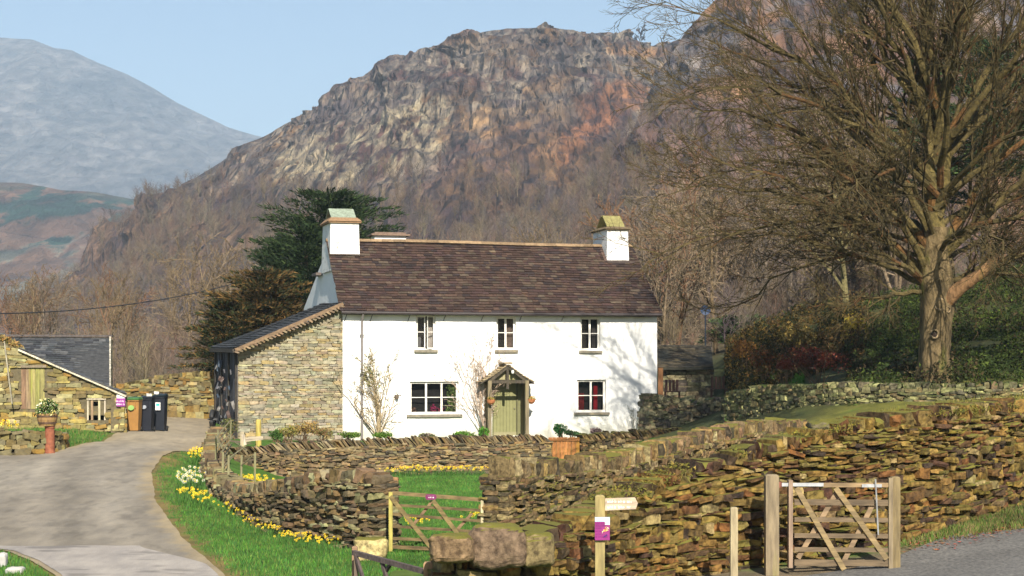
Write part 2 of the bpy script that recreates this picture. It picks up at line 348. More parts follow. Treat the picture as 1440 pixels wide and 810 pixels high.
# road sheet
def strip(name, ys_, xl, xr, ncol, dz, colf, mt):
    t = np.linspace(0, 1, ncol)[None]; X = xl[:, None]*(1-t)+xr[:, None]*t; Y = np.repeat(ys_[:, None], ncol, 1)
    Z = gz(X, Y)+dz; nr = len(ys_); m = MB()
    J = (np.arange(nr-1)[:, None]*ncol+np.arange(ncol-1)[None]).ravel()
    m.add(np.stack([X, Y, Z], -1).reshape(-1, 3), [np.stack([J, J+1, J+ncol+1, J+ncol], -1)], colf(X, Y).reshape(-1, 3))
    return tag(m.build(name, mt, smooth=True), kind='structure')
yr = np.arange(19, 74.5, .15)
jl = .12*(fbm(yr*1.1, yr*0, 4, 21)-.5); jr = .14*(fbm(yr*1.1, yr*0, 4, 22)-.5)
def rc(X, Y):
    n = fbm(X*.55, Y*.16, 5, 31); k = sstep(.3, .7, n)[..., None]; c = np.array([.205, .178, .14])*(1-k)+np.array([.255, .225, .18])*k
    track = np.exp(-((X-edge(RE, Y)*.62-edge(LE, Y)*.0+.5)/.5)**2)[..., None]*(Y > 36)[..., None]*.15
    dd = edge(RE, Y)-X+.35*(fbm(Y*.3, Y*0, 3, 71)-.5); tk = (np.exp(-((dd-1.25)/.3)**2)+np.exp(-((dd-2.95)/.32)**2))*sstep(.3, .55, fbm(X*1.2, Y*.35, 4, 72)); c = c*(1+.20*tk[..., None]); md = np.exp(-((dd-2.1)/.35)**2)*sstep(.4, .6, fbm(X*1.5, Y*.5, 4, 73)); c = lerpc(c, md*.5, (.13, .125, .085)) if False else c*(1-.22*md[..., None]); gt = sstep(.62, .7, fbm(X*5, Y*2.2, 3, 74))[..., None]; c = c*(1-.18*gt)
    e = np.minimum(edge(RE, Y)-X, X-edge(LE, Y)); k = (1-sstep(0, .45, e+.5*(fbm(X*3, Y*3, 3, 5)-.5)))[..., None]
    c = c*(1-k)+np.array([.29, .23, .14])*k
    k = sstep(50, 56, Y)[..., None]; c = c*(1-k*.6)+np.array([.31, .25, .16])*k*.6
    return c*(1+track)
strip('road', yr, edge(LE, yr)+jl, edge(RE, yr)+jr, 90, .022, rc, M['road'])
yc = np.arange(19, 33.2, .1); yc = yc
bnd = 33.3
xl = edge(LE, yc)+.12+jl[:len(yc)].mean(); xr = edge(RE, yc)-.12-.9*sstep(31, 33.3, yc)
def cc(X, Y):
    n = fbm(X*.7, Y*2.5, 4, 41); st = sstep(.66, .74, fbm(X*.8, Y*3.5, 3, 44))[..., None]
    c = np.array([.31, .28, .25])*(.9+.2*n[..., None]); return c*(1-st*.35)
strip('concrete_apron', yc, xl, xr, 60, .034, cc, M['road'])
# gravel track by the small gate
tp = np.arange(17, 26.6, .1); 
strip('gravel_track', tp, np.interp(tp, [17,24,25.2,26.6], [XY(1040,17)[0],XY(1100,24)[0],XY(1240,25.2)[0],XY(1330,26.6)[0]]), np.interp(tp, [17,26.6], [12, 13.5]), 70, .02,
      lambda X, Y: np.array([.135, .13, .125])*(.75+.5*fbm(X*2, Y*2, 4, 51)[..., None]), M['gravel'])

# ---------------------------------------------------------------- fells
def fell(name, sky_pts, p0, p1, Yb, Yc, nu, nv, amp, colf, mt, zb=2.0, power=1.0, seed=0, back=.25, nscale=.012, bow=None):
    sp = np.array(sky_pts, float); pxs = np.linspace(p0, p1, nu); sy = np.interp(pxs, sp[:, 0], sp[:, 1])
    v = np.concatenate([np.linspace(0, 1, nv), np.linspace(1, 1+back, 14)[1:]])
    U, V = np.meshgrid(pxs, v); Yb_ = Yb(pxs)[None] if callable(Yb) else Yb; Yc_ = Yc(pxs)[None] if callable(Yc) else Yc
    Y = Yb_+(Yc_-Yb_)*V; X = (U-720)/F*Y
    zc = ZC-(sy-HY)/F*(Yc(pxs) if callable(Yc) else Yc)
    pr = np.where(V <= 1, np.minimum(V, 1)**power, 1-(V-1)*1.6)
    if bow: pr = np.where(V <= 1, bow(V), pr)
    Z = zb+(zc[None]-zb)*pr
    a = amp*np.clip(pr*1.3, .12, 1)*np.where(V > .93, np.interp(V, [.93, 1, 1.3], [1, .14, .6]), 1)
    n1 = ridged(X*nscale+Y*nscale*.12, Y*nscale*.22+Z*nscale*.8, 7, seed)-.5; n2 = ridged(X*nscale*4.5+Z*nscale, Z*nscale*3+Y*nscale*.5, 5, seed+50)-.5
    # terraces / crags
    Z = Z+a*(n1*1.0+n2*.55)*np.where(V > .84, np.interp(V, [.84, 1, 1.3], [1, .34, .8]), 1)
    Y2 = Y+a*2.2*(fbm(X*nscale*3, Z*nscale*2.2, 5, seed+70)-.5); X2 = X+a*1.4*(fbm(X*nscale*3+9, Z*nscale*3, 5, seed+90)-.5)
    m = MB(); nn = len(pxs); J = (np.arange(len(v)-1)[:, None]*nn+np.arange(nn-1)[None]).ravel()
    SP = 720+F*X2/Y2; SQ = HY-(Z-ZC)*F/Y2
    m.add(np.stack([X2, Y2, Z], -1).reshape(-1, 3), [np.stack([J, J+1, J+nn+1, J+nn], -1)], colf(X2, Y2, Z, SP, SQ, n1).reshape(-1, 3))
    o = tag(m.build(name, mt, smooth=False), kind='structure')
    return o, (X2, Y2, Z, pxs, v)
def lerpc(c, k, t): k = np.clip(k, 0, 1)[..., None]; return c*(1-k)+np.array(t)*k
def blob(px, py, pts, wd, n):       # soft band along a polyline
    d = np.full(px.shape, 1e9); pts = np.array(pts, float)
    for a, b in zip(pts[:-1], pts[1:]):
        ab = b-a; t = np.clip(((px-a[0])*ab[0]+(py-a[1])*ab[1])/(ab@ab), 0, 1)
        d = np.minimum(d, np.hypot(px-a[0]-t*ab[0], py-a[1]-t*ab[1]))
    return 1-sstep(wd*.5, wd*1.2, d+wd*1.6*(n-.5))
def crag_col(X, Y, Z, px, py, n1):
    n = fbm(X*.02, Z*.022, 6, 61); nb = fbm(X*.05+Z*.02, Z*.05-X*.02, 6, 62, .6); nf = fbm(X*.22, Z*.13, 5, 63, .65)
    heath = np.array([.125, .075, .072]); c = np.tile(heath, X.shape+(1,))
    c = lerpc(c, sstep(.42, .60, n), (.18, .115, .065))
    rock = np.clip(blob(px, py, [(300,270),(430,215),(520,200),(640,120),(760,90),(880,95)], 95, n), 0, 1)
    c = lerpc(c, rock*sstep(.36, .56, nf*.6+nb*.4), (.215, .19, .155))
    pale = blob(px, py, [(420,240),(500,220),(560,190),(600,170)], 42, nb)
    c = lerpc(c, pale*sstep(.35, .5, nf), (.36, .32, .22))
    for pts, wd, cc_ in (([(625,190),(680,165)], 14, (.27,.18,.10)), ([(740,130),(800,110)], 13, (.27,.18,.10)), ([(830,150),(880,130),(900,135)], 22, (.26,.125,.06)),
                      ([(790,215),(850,165)], 20, (.28,.13,.065)), ([(860,70),(930,75)], 9, (.30,.18,.09)), ([(200,330),(320,312)], 10, (.30,.16,.09)), ([(680,190),(740,175)], 8, (.32,.2,.1)), ([(700,240),(780,205)], 9, (.28,.17,.1)), ([(400,310),(440,312)], 9, (.30,.16,.09))):
        c = lerpc(c, blob(px, py, pts, wd, nb*.6+nf*.4)*(.5+.5*sstep(.38, .56, nf))*.9, cc_)
    wood = sstep(235, 330, py+60*(n-.5)+ (px < 560)*20); c = lerpc(c, wood*.8, (.12, .08, .055))
    c = lerpc(c, sstep(.60, .68, nb)*(py > 140)*.55, (.085, .065, .085))
    c = lerpc(c, sstep(.60, .66, fbm(X*.33, Z*.3, 3, 66))*.6*(py < 300), (.05, .045, .06))
    return c*(.55+.9*nf[..., None])
SK_MAIN = [(40,450),(90,410),(130,388),(160,350),(200,312),(232,285),(262,262),(300,235),(335,210),(370,193),(400,175),(440,158),(480,132),(520,110),(545,90),(575,82),(610,68),(640,56),(680,45),(710,40),(740,40),(768,37),(800,44),(830,48),(855,46),(880,60),(905,64),(940,66),(1000,60),(1100,50),(1300,40),(1800,40)]
FM = fell("crag_hill", SK_MAIN, 20, 1500, lambda p: 300+0*p, lambda p: 880-60*np.clip((600-p)/500, 0, 1), 900, 360, 24, crag_col, M['fell'], seed=1, bow=lambda v: v**1.05)
def right_col(X, Y, Z, px, py, n1):
    n = fbm(X*.03, Z*.04, 6, 161); nf = fbm(X*.25, Z*.15, 4, 163); c = np.tile(np.array([.15, .10, .09]), X.shape+(1,))
    c = lerpc(c, sstep(.45, .6, n), (.19, .135, .10)); c = lerpc(c, (py < 130)*sstep(.42, .56, nf), (.15, .14, .145))
    c = lerpc(c, sstep(.6, .66, fbm(X*.05, Z*.05, 4, 77)), (.22, .13, .08))
    c = lerpc(c, sstep(300, 420, py), (.21, .135, .10))
    return c*(.7+.6*nf[..., None])
SK_R = [(640,352),(720,336),(770,325),(820,285),(860,235),(885,190),(905,145),(925,105),(945,75),(965,45),(985,24),(1005,2),(1030,-25),(1100,-90),(1300,-200),(1700,-260)]
FR = fell('wooded_hillside', SK_R, 640, 1700, 200, lambda p: 400+.22*np.clip(p-640, 0, 500), 520, 260, 10, right_col, M['fell'], seed=7, bow=lambda v: v**1.15, zb=5, nscale=.02)
def mid_col(X, Y, Z, px, py, n1):
    n = fbm(X*.006, Y*.003+Z*.01, 5, 201); nf = fbm(X*.05, Z*.06, 6, 203, .62); c = np.tile(np.array([.17, .10, .065]), X.shape+(1,))
    c = lerpc(c, sstep(.5, .62, nf), (.20, .17, .13)); band = blob(px, py, [(0,300),(60,290),(110,300),(200,310),(230,330)], 42, n)
    c = lerpc(c, (band*.9+.35)*sstep(.42, .49, nf*.6+n*.4), (.025, .06, .045)); c = lerpc(c, (py > 380)*sstep(.55, .6, n), (.05, .07, .05))
    return c*(.75+.5*nf[..., None])
fell('bracken_hill', [(-200,262),(0,257),(30,258),(60,262),(90,268),(130,270),(165,276),(190,280),(215,290),(240,310),(280,350),(340,400),(420,470)], -260, 420, 900, 1650, 260, 160, 26, mid_col, M['farfell'], seed=13, nscale=.006, bow=lambda v: v**1.2)
def far_col(X, Y, Z, px, py, n1):
    n = fbm(X*.004, Z*.006, 6, 301); c = np.tile(np.array([.155, .14, .13]), X.shape+(1,)); c = lerpc(c, sstep(.45, .6, n), (.105, .10, .10))
    return c*(.7+.6*fbm(X*.012, Z*.02, 5, 303)[..., None])
fell('distant_mountain', [(-400,70),(-100,56),(0,53),(45,56),(75,68),(100,71),(140,90),(180,106),(215,124),(250,146),(285,163),(320,180),(350,189),(380,197),(430,215),(520,260),(700,330)], -420, 700, 2600, 4700, 330, 190, 75, far_col, M['farfell'], seed=23, nscale=.0016, bow=lambda v: v**.9)

# ---------------------------------------------------------------- dry stone walls
PAL_C = .62*np.array([(.21,.15,.055),(.14,.095,.038),(.26,.20,.07),(.11,.062,.025),(.19,.16,.065),(.07,.055,.03),(.19,.105,.038),(.33,.29,.17),(.17,.15,.035),(.09,.062,.03),(.22,.17,.06),(.15,.12,.05)])
PAL_A = .8*np.array([(.25,.19,.10),(.18,.135,.07),(.30,.245,.14),(.13,.095,.055),(.22,.145,.08),(.09,.075,.05),(.27,.19,.08)])
PAL_P = np.array([.95,1.06,.82])*np.array([(.16,.11,.08),(.11,.075,.058),(.20,.155,.10),(.075,.055,.045),(.25,.21,.15),(.14,.085,.06),(.19,.115,.065)])
PAL_D = np.array([(.20,.19,.11),(.14,.13,.08),(.26,.24,.14),(.10,.09,.07),(.17,.13,.08)])
PAL_Y = np.array([.74,.76,.66])*np.array([(.33,.26,.11),(.26,.20,.095),(.38,.33,.19),(.17,.13,.07),(.33,.20,.065),(.22,.19,.12)])
def pick(pal, n):
    c = pal[rng.integers(0, len(pal), n)]; return np.clip(c*rng.uniform(.72, 1.25, (n, 1))*rng.uniform(.94, 1.06, (n, 3)), .02, .8)
class Path:
    def __init__(s, pts):
        p = np.array(pts, float); q = [p[0]]
        for k in range(len(p)-1):      # catmull-rom
            a, b, c, d = p[max(k-1, 0)], p[k], p[k+1], p[min(k+2, len(p)-1)]
            for t in np.linspace(0, 1, 9)[1:]:
                q.append(.5*((2*b)+(-a+c)*t+(2*a-5*b+4*c-d)*t*t+(-a+3*b-3*c+d)*t**3))
        s.p = np.array(q); dd = np.hypot(*np.diff(s.p, axis=0).T); s.s = np.r_[0, np.cumsum(dd)]; s.L = s.s[-1]
        s.ctrl = np.array([s.s[8*k] for k in range(len(p))])
    def at(s, t):
        t = np.asarray(t, float); x = np.interp(t, s.s, s.p[:, 0]); y = np.interp(t, s.s, s.p[:, 1])
        e = .15; tx = np.interp(t+e, s.s, s.p[:, 0])-np.interp(t-e, s.s, s.p[:, 0]); ty = np.interp(t+e, s.s, s.p[:, 1])-np.interp(t-e, s.s, s.p[:, 1])
        l = np.hypot(tx, ty)+1e-9; return x, y, tx/l, ty/l
def drywall(name, rows, thick, sw, sh, pal, cope, mt, label, cat='wall', sides=(-1, 1), depth=.10, group=None, extra=None, copeh=.2, copew=.14, dip=.0, prot=.05, sink=.15, parts=None):
    # rows: (px, Y, py_top)
    pth = Path([XY(a, b) for a, b, c in rows]); tz = np.array([P(a, c, b)[2] for a, b, c in rows])
    top = lambda s_: np.interp(s_, pth.ctrl, tz)+.0*s_
    ss = np.linspace(0, pth.L, 160); bx, by, _, _ = pth.at(ss); bz = gz(bx, by)-sink
    # lowest ground of both faces
    _, _, tx, ty = pth.at(ss)
    for sd_ in (-1, 1): bz = np.minimum(bz, gz(bx-ty*sd_*(thick/2+.25), by+tx*sd_*(thick/2+.25))-sink)
    base = lambda s_: np.interp(s_, ss, bz)
    H = lambda s_: top(s_)-copeh*.8*(cope is not None)-base(s_)
    mb = MB(); S, V, Wd, Hh, O = [], [], [], [], []
    for sd_ in sides:
        v = 0; hm_ = H(ss).max()
        while v < hm_:
            h = sh*(R.uniform(.55, 1.3) if R.random() < .87 else R.uniform(1.5, 2.2))*(1.15-.35*v/hm_); t = R.uniform(-.2, 0)
            while t < pth.L:
                w_ = sw*R.uniform(.45, 1.9); hh = h*R.uniform(.75, 1.3); c_ = t+w_/2
                if 0 < c_ < pth.L and v+hh*.55 < H(c_): S.append(c_); V.append(v+h/2); Wd.append(w_); Hh.append(hh); O.append(sd_)
                t += w_*.96
            v += h*.93
    S, V, Wd, Hh, O = map(np.array, (S, V, Wd, Hh, O)); n = len(S); x, y, tx, ty = pth.at(S)
    off = O*(thick/2*(1.12-.24*V/max(hm_, .1))-depth*.5+rng.uniform(-prot, prot, n)); z = base(S)+V+rng.uniform(-.02, .02, n)
    stones(mb, np.c_[x-ty*off, y+tx*off, z], np.c_[Wd*.5, rng.uniform(.8, 1.3, n)*depth, Hh*.5], np.arctan2(ty, tx)+rng.normal(0, .09, n), rng.normal(0, .07, n), pick(pal, n))
    # end faces
    for e in (0, pth.L):
        v = 0; C_ = []; Z_ = []
        while v < H(e)-.02:
            h = sh*R.uniform(.8, 1.5); t = -thick/2
            while t < thick/2-.05:
                w_ = R.uniform(.18, .4); C_.append((min(t+w_/2, thick/2-.05), v+h/2, w_, h)); t += w_
            v += h*.95
        if not C_: continue
        C_ = np.array(C_); k = len(C_); x, y, tx, ty = pth.at(np.full(k, e)); sg = -1 if e == 0 else 1
        stones(mb, np.c_[x-ty*C_[:, 0]-tx*sg*.05, y+tx*C_[:, 0]-ty*sg*.05, base(np.full(k, e))+C_[:, 1]], np.c_[np.full(k, .13), C_[:, 2]*.5, C_[:, 3]*.5], np.arctan2(ty, tx), rng.normal(0, .05, k), pick(pal, k))
    # hearting, coloured near-black to paint the shade in the gaps
    x, y, tx, ty = pth.at(ss); hw = thick/2*.9-depth*.6; b0 = base(ss); t0 = base(ss)+H(ss)-.03; A = []
    for sd_ in (-1, 1):
        for zz in (b0, t0): A.append(np.c_[x-ty*sd_*hw, y+tx*sd_*hw, zz])
    a, b, c, d = A; N_ = len(ss); v_ = np.concatenate([a, b, d, c]); J = np.arange(N_-1); f = []
    for q0, q1 in ((0, 1), (1, 2), (2, 3)): f.append(np.stack([q0*N_+J, q0*N_+J+1, q1*N_+J+1, q1*N_+J], -1))
    mb.add(v_, f, np.array([.045, .038, .028]))
    # cope
    if cope:
        t = R.uniform(0, .05); L_ = []
        while t < pth.L:
            w_ = (.035+R.random()*.035 if cope == 'slant' else copew*R.uniform(.5, 2.0)); L_.append((t+w_/2, w_)); t += w_*(1.7 if cope == 'slant' else 1.02)
        L_ = np.array(L_); k = len(L_); x, y, tx, ty = pth.at(L_[:, 0]); hh = copeh*rng.uniform(.7, 1.3, k)
        if cope == 'slant':
            stones(mb, np.c_[x, y, top(L_[:, 0])-copeh*.55+rng.normal(0, .012, k)], np.c_[L_[:, 1]*.6, np.full(k, thick*.5)*rng.uniform(.85, 1.1, k), hh*.72], np.arctan2(ty, tx)+rng.normal(0, .08, k), rng.normal(.72, .09, k), pick(pal, k)*.9, .08)
        else:
            stones(mb, np.c_[x, y, top(L_[:, 0])-copeh*.7+hh*.35+rng.normal(0, .01, k)], np.c_[L_[:, 1]*.52, thick*.5*rng.uniform(.8, 1.05, k), hh*.62], np.arctan2(ty, tx)+rng.normal(0, .1, k), rng.normal(0, .16, k), pick(pal, k), .16)
    if extra: extra(mb, pth, base, top)
    o0 = pth.p[len(pth.p)//2]; o = mb.build(name, mt, org=(o0[0], o0[1], g1(*o0)), smooth=True if False else False)
    return tag(o, label, cat, group), pth, base, top
drywall('dry_stone_wall', [(330,56.5,631),(420,57.3,622),(500,58,618),(600,58.6,615),(690,59.2,613),(770,59.6,612)], .55, .19, .085, PAL_A, 'slant', M['stone_dry'], 'long garden wall topped with slanting slates in front of the white farmhouse, left of the plank gate', copeh=.26)
drywall('dry_stone_wall', [(816,60,611),(860,60.4,608),(905,60.8,605),(960,61.2,602),(1010,61.6,600),(1085,62,598)], .55, .19, .085, PAL_A*.8, 'slant', M['stone'], 'mossy slate-topped garden wall right of the plank gate, running behind the rough wall', copeh=.26)
drywall('dry_stone_wall', [(544,32.8,670),(500,33.4,664),(460,34.2,667),(420,35.1,676),(378,36.6,683),(346,39,686),(323,42,674),(307,45.5,658),(300,49.5,636),(301,53.5,616),(307,57.5,602)], .48, .15, .062, PAL_P, 'rough', M['stone_dry'], 'tumbledown curved wall of dark rubble beside the green verge and daffodils', copeh=.17, prot=.10, copew=.13)
drywall('dry_stone_wall', [(700,31.6,655),(760,33,652),(850,35.5,646),(900,37.8,633),(960,40.5,616),(1000,42.5,607),(1060,45,597),(1130,48,597)], .55, .21, .085, PAL_A*.85, 'rough', M['stone'], 'rough wall with upright topping blocks climbing away from the five-bar gate', copeh=.26, copew=.13)
def tuft(mb, pth, top, n, hw, pal, up=.05, sz=.018):
    t = rng.uniform(0, pth.L, n); x, y, tx, ty = pth.at(t); k = fbm(t*1.3, t*0, 4, 6); m_ = k > .42; t, x, y, tx, ty = t[m_], x[m_], y[m_], tx[m_], ty[m_]; n = len(t); o = rng.uniform(-hw, hw, n)
    z = top(t)+up*(1-(o/hw)**2)+rng.uniform(-.06, .02, n); pc = np.c_[x-ty*o, y+tx*o, z]; mb.tris(pc[:, None]+rng.normal(0, sz, (n, 3, 3)), pick(pal, n))
MOSS = np.array([(.16,.145,.025),(.11,.11,.02),(.20,.15,.04),(.08,.085,.018)])
def bould(mb, pth, base, top):
    tuft(mb, pth, top, 26000, .36, MOSS)
    for px, py, Y, w_, h_, c in ((636,771,22.6,.27,.17,(.17,.12,.075)),(700,768,22.8,.35,.27,(.13,.095,.07)),(757,772,22.9,.2,.2,(.16,.13,.07)),(1150,603,26.6,.14,.10,(.10,.09,.06))):
        p = P(px, py, Y-.35); rock(mb, p, (w_*1.06, .27, h_*1.1), np.array(c), int(px), .16)
drywall('dry_stone_wall', [(612,22.8,786),(700,23.0,770),(755,23.3,750),(800,23.6,728),(850,24.2,703),(900,24.7,680),(960,25.2,657),(1030,25.6,638),(1120,26,612),(1200,26.5,592),(1300,27.4,580),(1380,28.6,571),(1440,29.8,567),(1560,32,556),(1800,36,545)], .62, .20, .074, PAL_C*np.array([1.1,.98,.78]), 'rough', M['stone'], 'large mossy golden wall in the foreground behind the small wicket gate and signpost', copeh=.16, copew=.12, prot=.075, depth=.13, extra=bould)
drywall('dry_stone_wall', [(908,62.6,553),(935,63,560),(980,63.4,563),(1022,63.6,561)], .6, .2, .10, PAL_D*1.25, 'rough', M['stone_dark'], 'low enclosure wall with a tall block end beside the right corner of the farmhouse', copeh=.18)
drywall('dry_stone_wall', [(1030,59,553),(1090,56,543),(1200,52.3,540),(1320,50.8,541),(1440,50.4,540),(1600,50.4,538)], .6, .2, .09, PAL_D*np.array([1.1,1.15,.9]), 'rough', M['stone_dark'], 'long dark mossy wall at the foot of the bank below the big bare tree', copeh=.14)
drywall('dry_stone_wall', [(150,72.5,548),(180,72.5,541),(210,72.3,532),(250,72.1,526),(305,72,524),(340,72,524)], .6, .26, .13, PAL_Y*.85, 'rough', M['stone_dry'], 'yellowish rubble wall behind the wheelie bins', copeh=.16)
drywall('dry_stone_wall', [(-60,49.6,606),(0,49.8,604),(30,50,606),(62,50.4,608),(84,51.5,613)], .5, .26, .14, PAL_Y*.9, None, M['stone_dry'], 'low retaining wall of pale stones behind the terracotta pedestal at the left roadside', copeh=.1)
# ---------------------------------------------------------------- farmhouse
TH = rad(15); CU = np.array([math.cos(TH), math.sin(TH)]); CV = np.array([-math.sin(TH), math.cos(TH)])
LC = np.array([PX_ := (482-720)/F*65, 65.0])
def HL(px, py, yl=0.0):      # pixel -> local (x,z) on the house plane y=yl
    k = (px-720)/F; t = (LC@CV+yl)/(k*CV[0]+CV[1]); x = t*(k*CU[0]+CU[1])-LC@CU
    return x, ZC-(py-HY)/F*t
def HW(x, y, z): p = LC+CU*x+CV*y; return np.array([p[0], p[1], z])
house = empty('farmhouse', (LC[0], LC[1], 0), 'long white limewashed two-storey farmhouse with purple-brown slate roof and two chimneys', 'house', rz=TH)
W_ = HL(924, 436)[0]; EZ = 5.08; RYL, RZ = 3.3, 7.78
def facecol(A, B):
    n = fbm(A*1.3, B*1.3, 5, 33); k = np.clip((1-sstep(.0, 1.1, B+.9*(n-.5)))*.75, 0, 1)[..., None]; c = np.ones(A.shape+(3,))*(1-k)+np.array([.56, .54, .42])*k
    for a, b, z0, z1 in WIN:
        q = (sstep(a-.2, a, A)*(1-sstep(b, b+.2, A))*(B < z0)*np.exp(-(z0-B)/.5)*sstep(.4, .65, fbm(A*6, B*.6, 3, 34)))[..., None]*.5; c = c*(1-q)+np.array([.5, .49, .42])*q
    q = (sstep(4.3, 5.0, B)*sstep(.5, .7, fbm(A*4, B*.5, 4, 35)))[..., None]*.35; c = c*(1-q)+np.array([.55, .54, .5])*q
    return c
def wallgrid(x0, x1, z0, z1, holes, y=0.0, th=.45, step=.12, amp=.025):
    X = {x0, x1}; Zs = {z0, z1}
    for a, b, c, d in holes: X |= {a, b}; Zs |= {c, d}
    def fill(s_):
        s_ = sorted(s_); o = []
        for a, b in zip(s_[:-1], s_[1:]):
            n = max(1, int(round((b-a)/step))); o += list(np.linspace(a, b, n+1)[:-1])
        return np.array(o+[s_[-1]])
    xs_, zs_ = fill(X), fill(Zs); A, B = np.meshgrid(xs_, zs_); Yv = y+amp*(fbm(A*1.1, B*1.1, 4, 77)-.5)
    m = MB(); nx_ = len(xs_); f = []
    for j in range(len(zs_)-1):
        for i in range(nx_-1):
            cx, cz = (xs_[i]+xs_[i+1])/2, (zs_[j]+zs_[j+1])/2
            if any(a < cx < b and c < cz < d for a, b, c, d in holes): continue
            k = j*nx_+i; f.append((k, k+1, k+nx_+1, k+nx_))
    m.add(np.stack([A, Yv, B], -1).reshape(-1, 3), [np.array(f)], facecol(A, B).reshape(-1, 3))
    for a, b, c, d in holes:      # reveals
        for q in ([(a,y-.008,c),(a,y+th,c),(a,y+th,d),(a,y-.008,d)], [(b,y-.008,c),(b,y-.008,d),(b,y+th,d),(b,y+th,c)], [(a,y-.008,d),(a,y+th,d),(b,y+th,d),(b,y-.008,d)], [(a,y-.008,c),(b,y-.008,c),(b,y+th,c),(a,y+th,c)]):
            m.quads(np.array([q], float), (1, 1, 1))
    return m
def rect(px0, py0, px1, py1):
    a, zt = HL(px0, py0); b, _ = HL(px1, py0); _, zb = HL(px0, py1); return (a, b, zb, zt)
WIN = [rect(585,443,612.5,492), rect(698,445,725.5,492), rect(816.3,446,844,493), rect(576.3,536.5,645,583), rect(811.4,534,852,580)]
DOOR = rect(692, 535, 742, 614); DOOR = (DOOR[0], DOOR[1], 0.12, DOOR[3])
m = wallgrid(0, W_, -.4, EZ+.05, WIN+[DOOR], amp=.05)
# gable ends and back
GP = [(0,-.4),(0,EZ),(RYL,RZ-.12),(6.0,6.85),(10.5,5.35),(10.5,-.4)]
for x, s_ in ((0.0, 1), (W_, 1)):
    n_ = 30; yy = np.linspace(0, 10.5, n_); gtop = np.interp(yy, [p[0] for p in GP[1:5]], [p[1] for p in GP[1:5]])
    zz = np.linspace(0, 1, 16); A = np.repeat(yy[None], 16, 0); B = -.4+(gtop[None]+.4)*zz[:, None]
    Xv = x+.03*(fbm(A, B, 3, int(x*3)+5)-.5)-(.0 if x else .0)
    J = (np.arange(15)[:, None]*n_+np.arange(n_-1)[None]).ravel()
    m.add(np.stack([Xv, A, B], -1).reshape(-1, 3), [np.stack([J, J+1, J+n_+1, J+n_], -1)])
m.box((0.01, 10.4, -.4), (W_-.01, 10.5, 5.3)); m.box((.3,.6,-.4),(W_-.3,.62,5), (.02,.02,.02))
hw_ = m.build('wall', M['render'], house, local=True)
led = MB(); led.box((-.28, 5.0, 6.55), (.02, 6.2, 6.66), (.12,.10,.09)); led.build('drip_ledge', M['slate'], hw_, local=True)
# roof slates
def slates(mb, A, B, C, D, expo, wid, pal, th=.025, jit=.012, miss=.0):
    A, B, C, D = map(lambda p: np.array(p, float), (A, B, C, D)); ln = np.linalg.norm((D+C)/2-(A+B)/2); wd = np.linalg.norm((B+C)/2-(A+D)/2)
    nr = int(ln/expo); nrm = np.cross(B-A, D-A); nrm /= np.linalg.norm(nrm)
    if nrm[2] < 0: nrm = -nrm
    def bl(u, v): u = u[:, None]; v = v[:, None]; return (A*(1-u)+B*u)*(1-v)+(D*(1-u)+C*u)*v
    q0, q1, v0, cc_ = [], [], [], []
    for r in range(nr):
        u = -R.random()*wid/wd
        while u < 1:
            w_ = wid*R.uniform(.6, 1.45)*(1.25-.45*r/nr)/wd; a = max(0, u); b = min(1, u+w_*.975)
            if b-a > .002: q0.append(a); q1.append(b); v0.append(r/nr)
            u += w_
    q0, q1, v0 = map(np.array, (q0, q1, v0)); n = len(q0); j = rng.normal(0, jit, n)/ln; v1 = np.minimum(v0+1.25/nr, 1.0)
    lift = th*1.15+rng.uniform(0, .012, n)
    def P_(u, v, h): return bl(u, v)+nrm*h[:, None]
    z = np.zeros(n)
    sag = lambda u, v: -.05*np.sin(u*7+1)*np.sin(v*3.1)-.045*np.sin(u*2.9)*1
    lo, hi = v0+j, v1
    pts = [P_(q0, lo, lift+sag(q0, lo)), P_(q1, lo, lift+sag(q1, lo)), P_(q1, hi, .004+sag(q1, hi)), P_(q0, hi, .004+sag(q0, hi)),
           P_(q0, lo, lift+th+sag(q0, lo)), P_(q1, lo, lift+th+sag(q1, lo)), P_(q1, hi, .004+th*.6+sag(q1, hi)), P_(q0, hi, .004+th*.6+sag(q0, hi))]
    v = np.stack(pts, 1); f = (BQ[None]+(np.arange(n)*8)[:, None, None]).reshape(-1, 4)
    cc_ = pal[rng.integers(0, len(pal), n)]*rng.uniform(.75, 1.25, (n, 1)); mb.add(v.reshape(-1, 3), [f], np.repeat(cc_, 8, 0))
PAL_R = .52*np.array([1.0,.93,.85])*np.array([(.105,.068,.058),(.085,.056,.05),(.13,.088,.072),(.072,.05,.046),(.14,.105,.085),(.095,.06,.06),(.15,.125,.10),(.07,.055,.06)])
PAL_G = np.array([(.075,.08,.09),(.06,.065,.07),(.095,.10,.105),(.05,.052,.06),(.11,.11,.11)])
r = MB(); OH = .32; sl_ = (RZ-EZ)/RYL
slates(r, (-.16,-OH,EZ-OH*sl_+.1), (W_+.12,-OH,EZ-OH*sl_+.1), (W_+.1,RYL,RZ+.08), (-.14,RYL,RZ+.08), .165, .30, PAL_R)
slates(r, (.03,6.0,6.92), (W_+.1,6.0,6.92), (W_+.1,RYL,RZ+.06), (.03,RYL,RZ+.06), .3, .4, PAL_R)
slates(r, (.03,10.7,5.35), (W_+.1,10.7,5.35), (W_+.1,6.0,6.92), (.03,6.0,6.92), .3, .4, PAL_R)
for (a, b) in (((-OH, EZ-OH*sl_+.04), (RYL, RZ+.02)), ((RYL, RZ+.02), (6.0, 6.88)), ((6.0, 6.88), (10.6, 5.35))):   # under-boarding
    x_ = -.08 if a[0] < 0 else .03; r.prism([(x_, a[0], a[1]), (W_+.04, a[0], a[1]), (W_+.04, b[0], b[1]), (x_, b[0], b[1])], (0, 0, -.06), (.05,.04,.035))
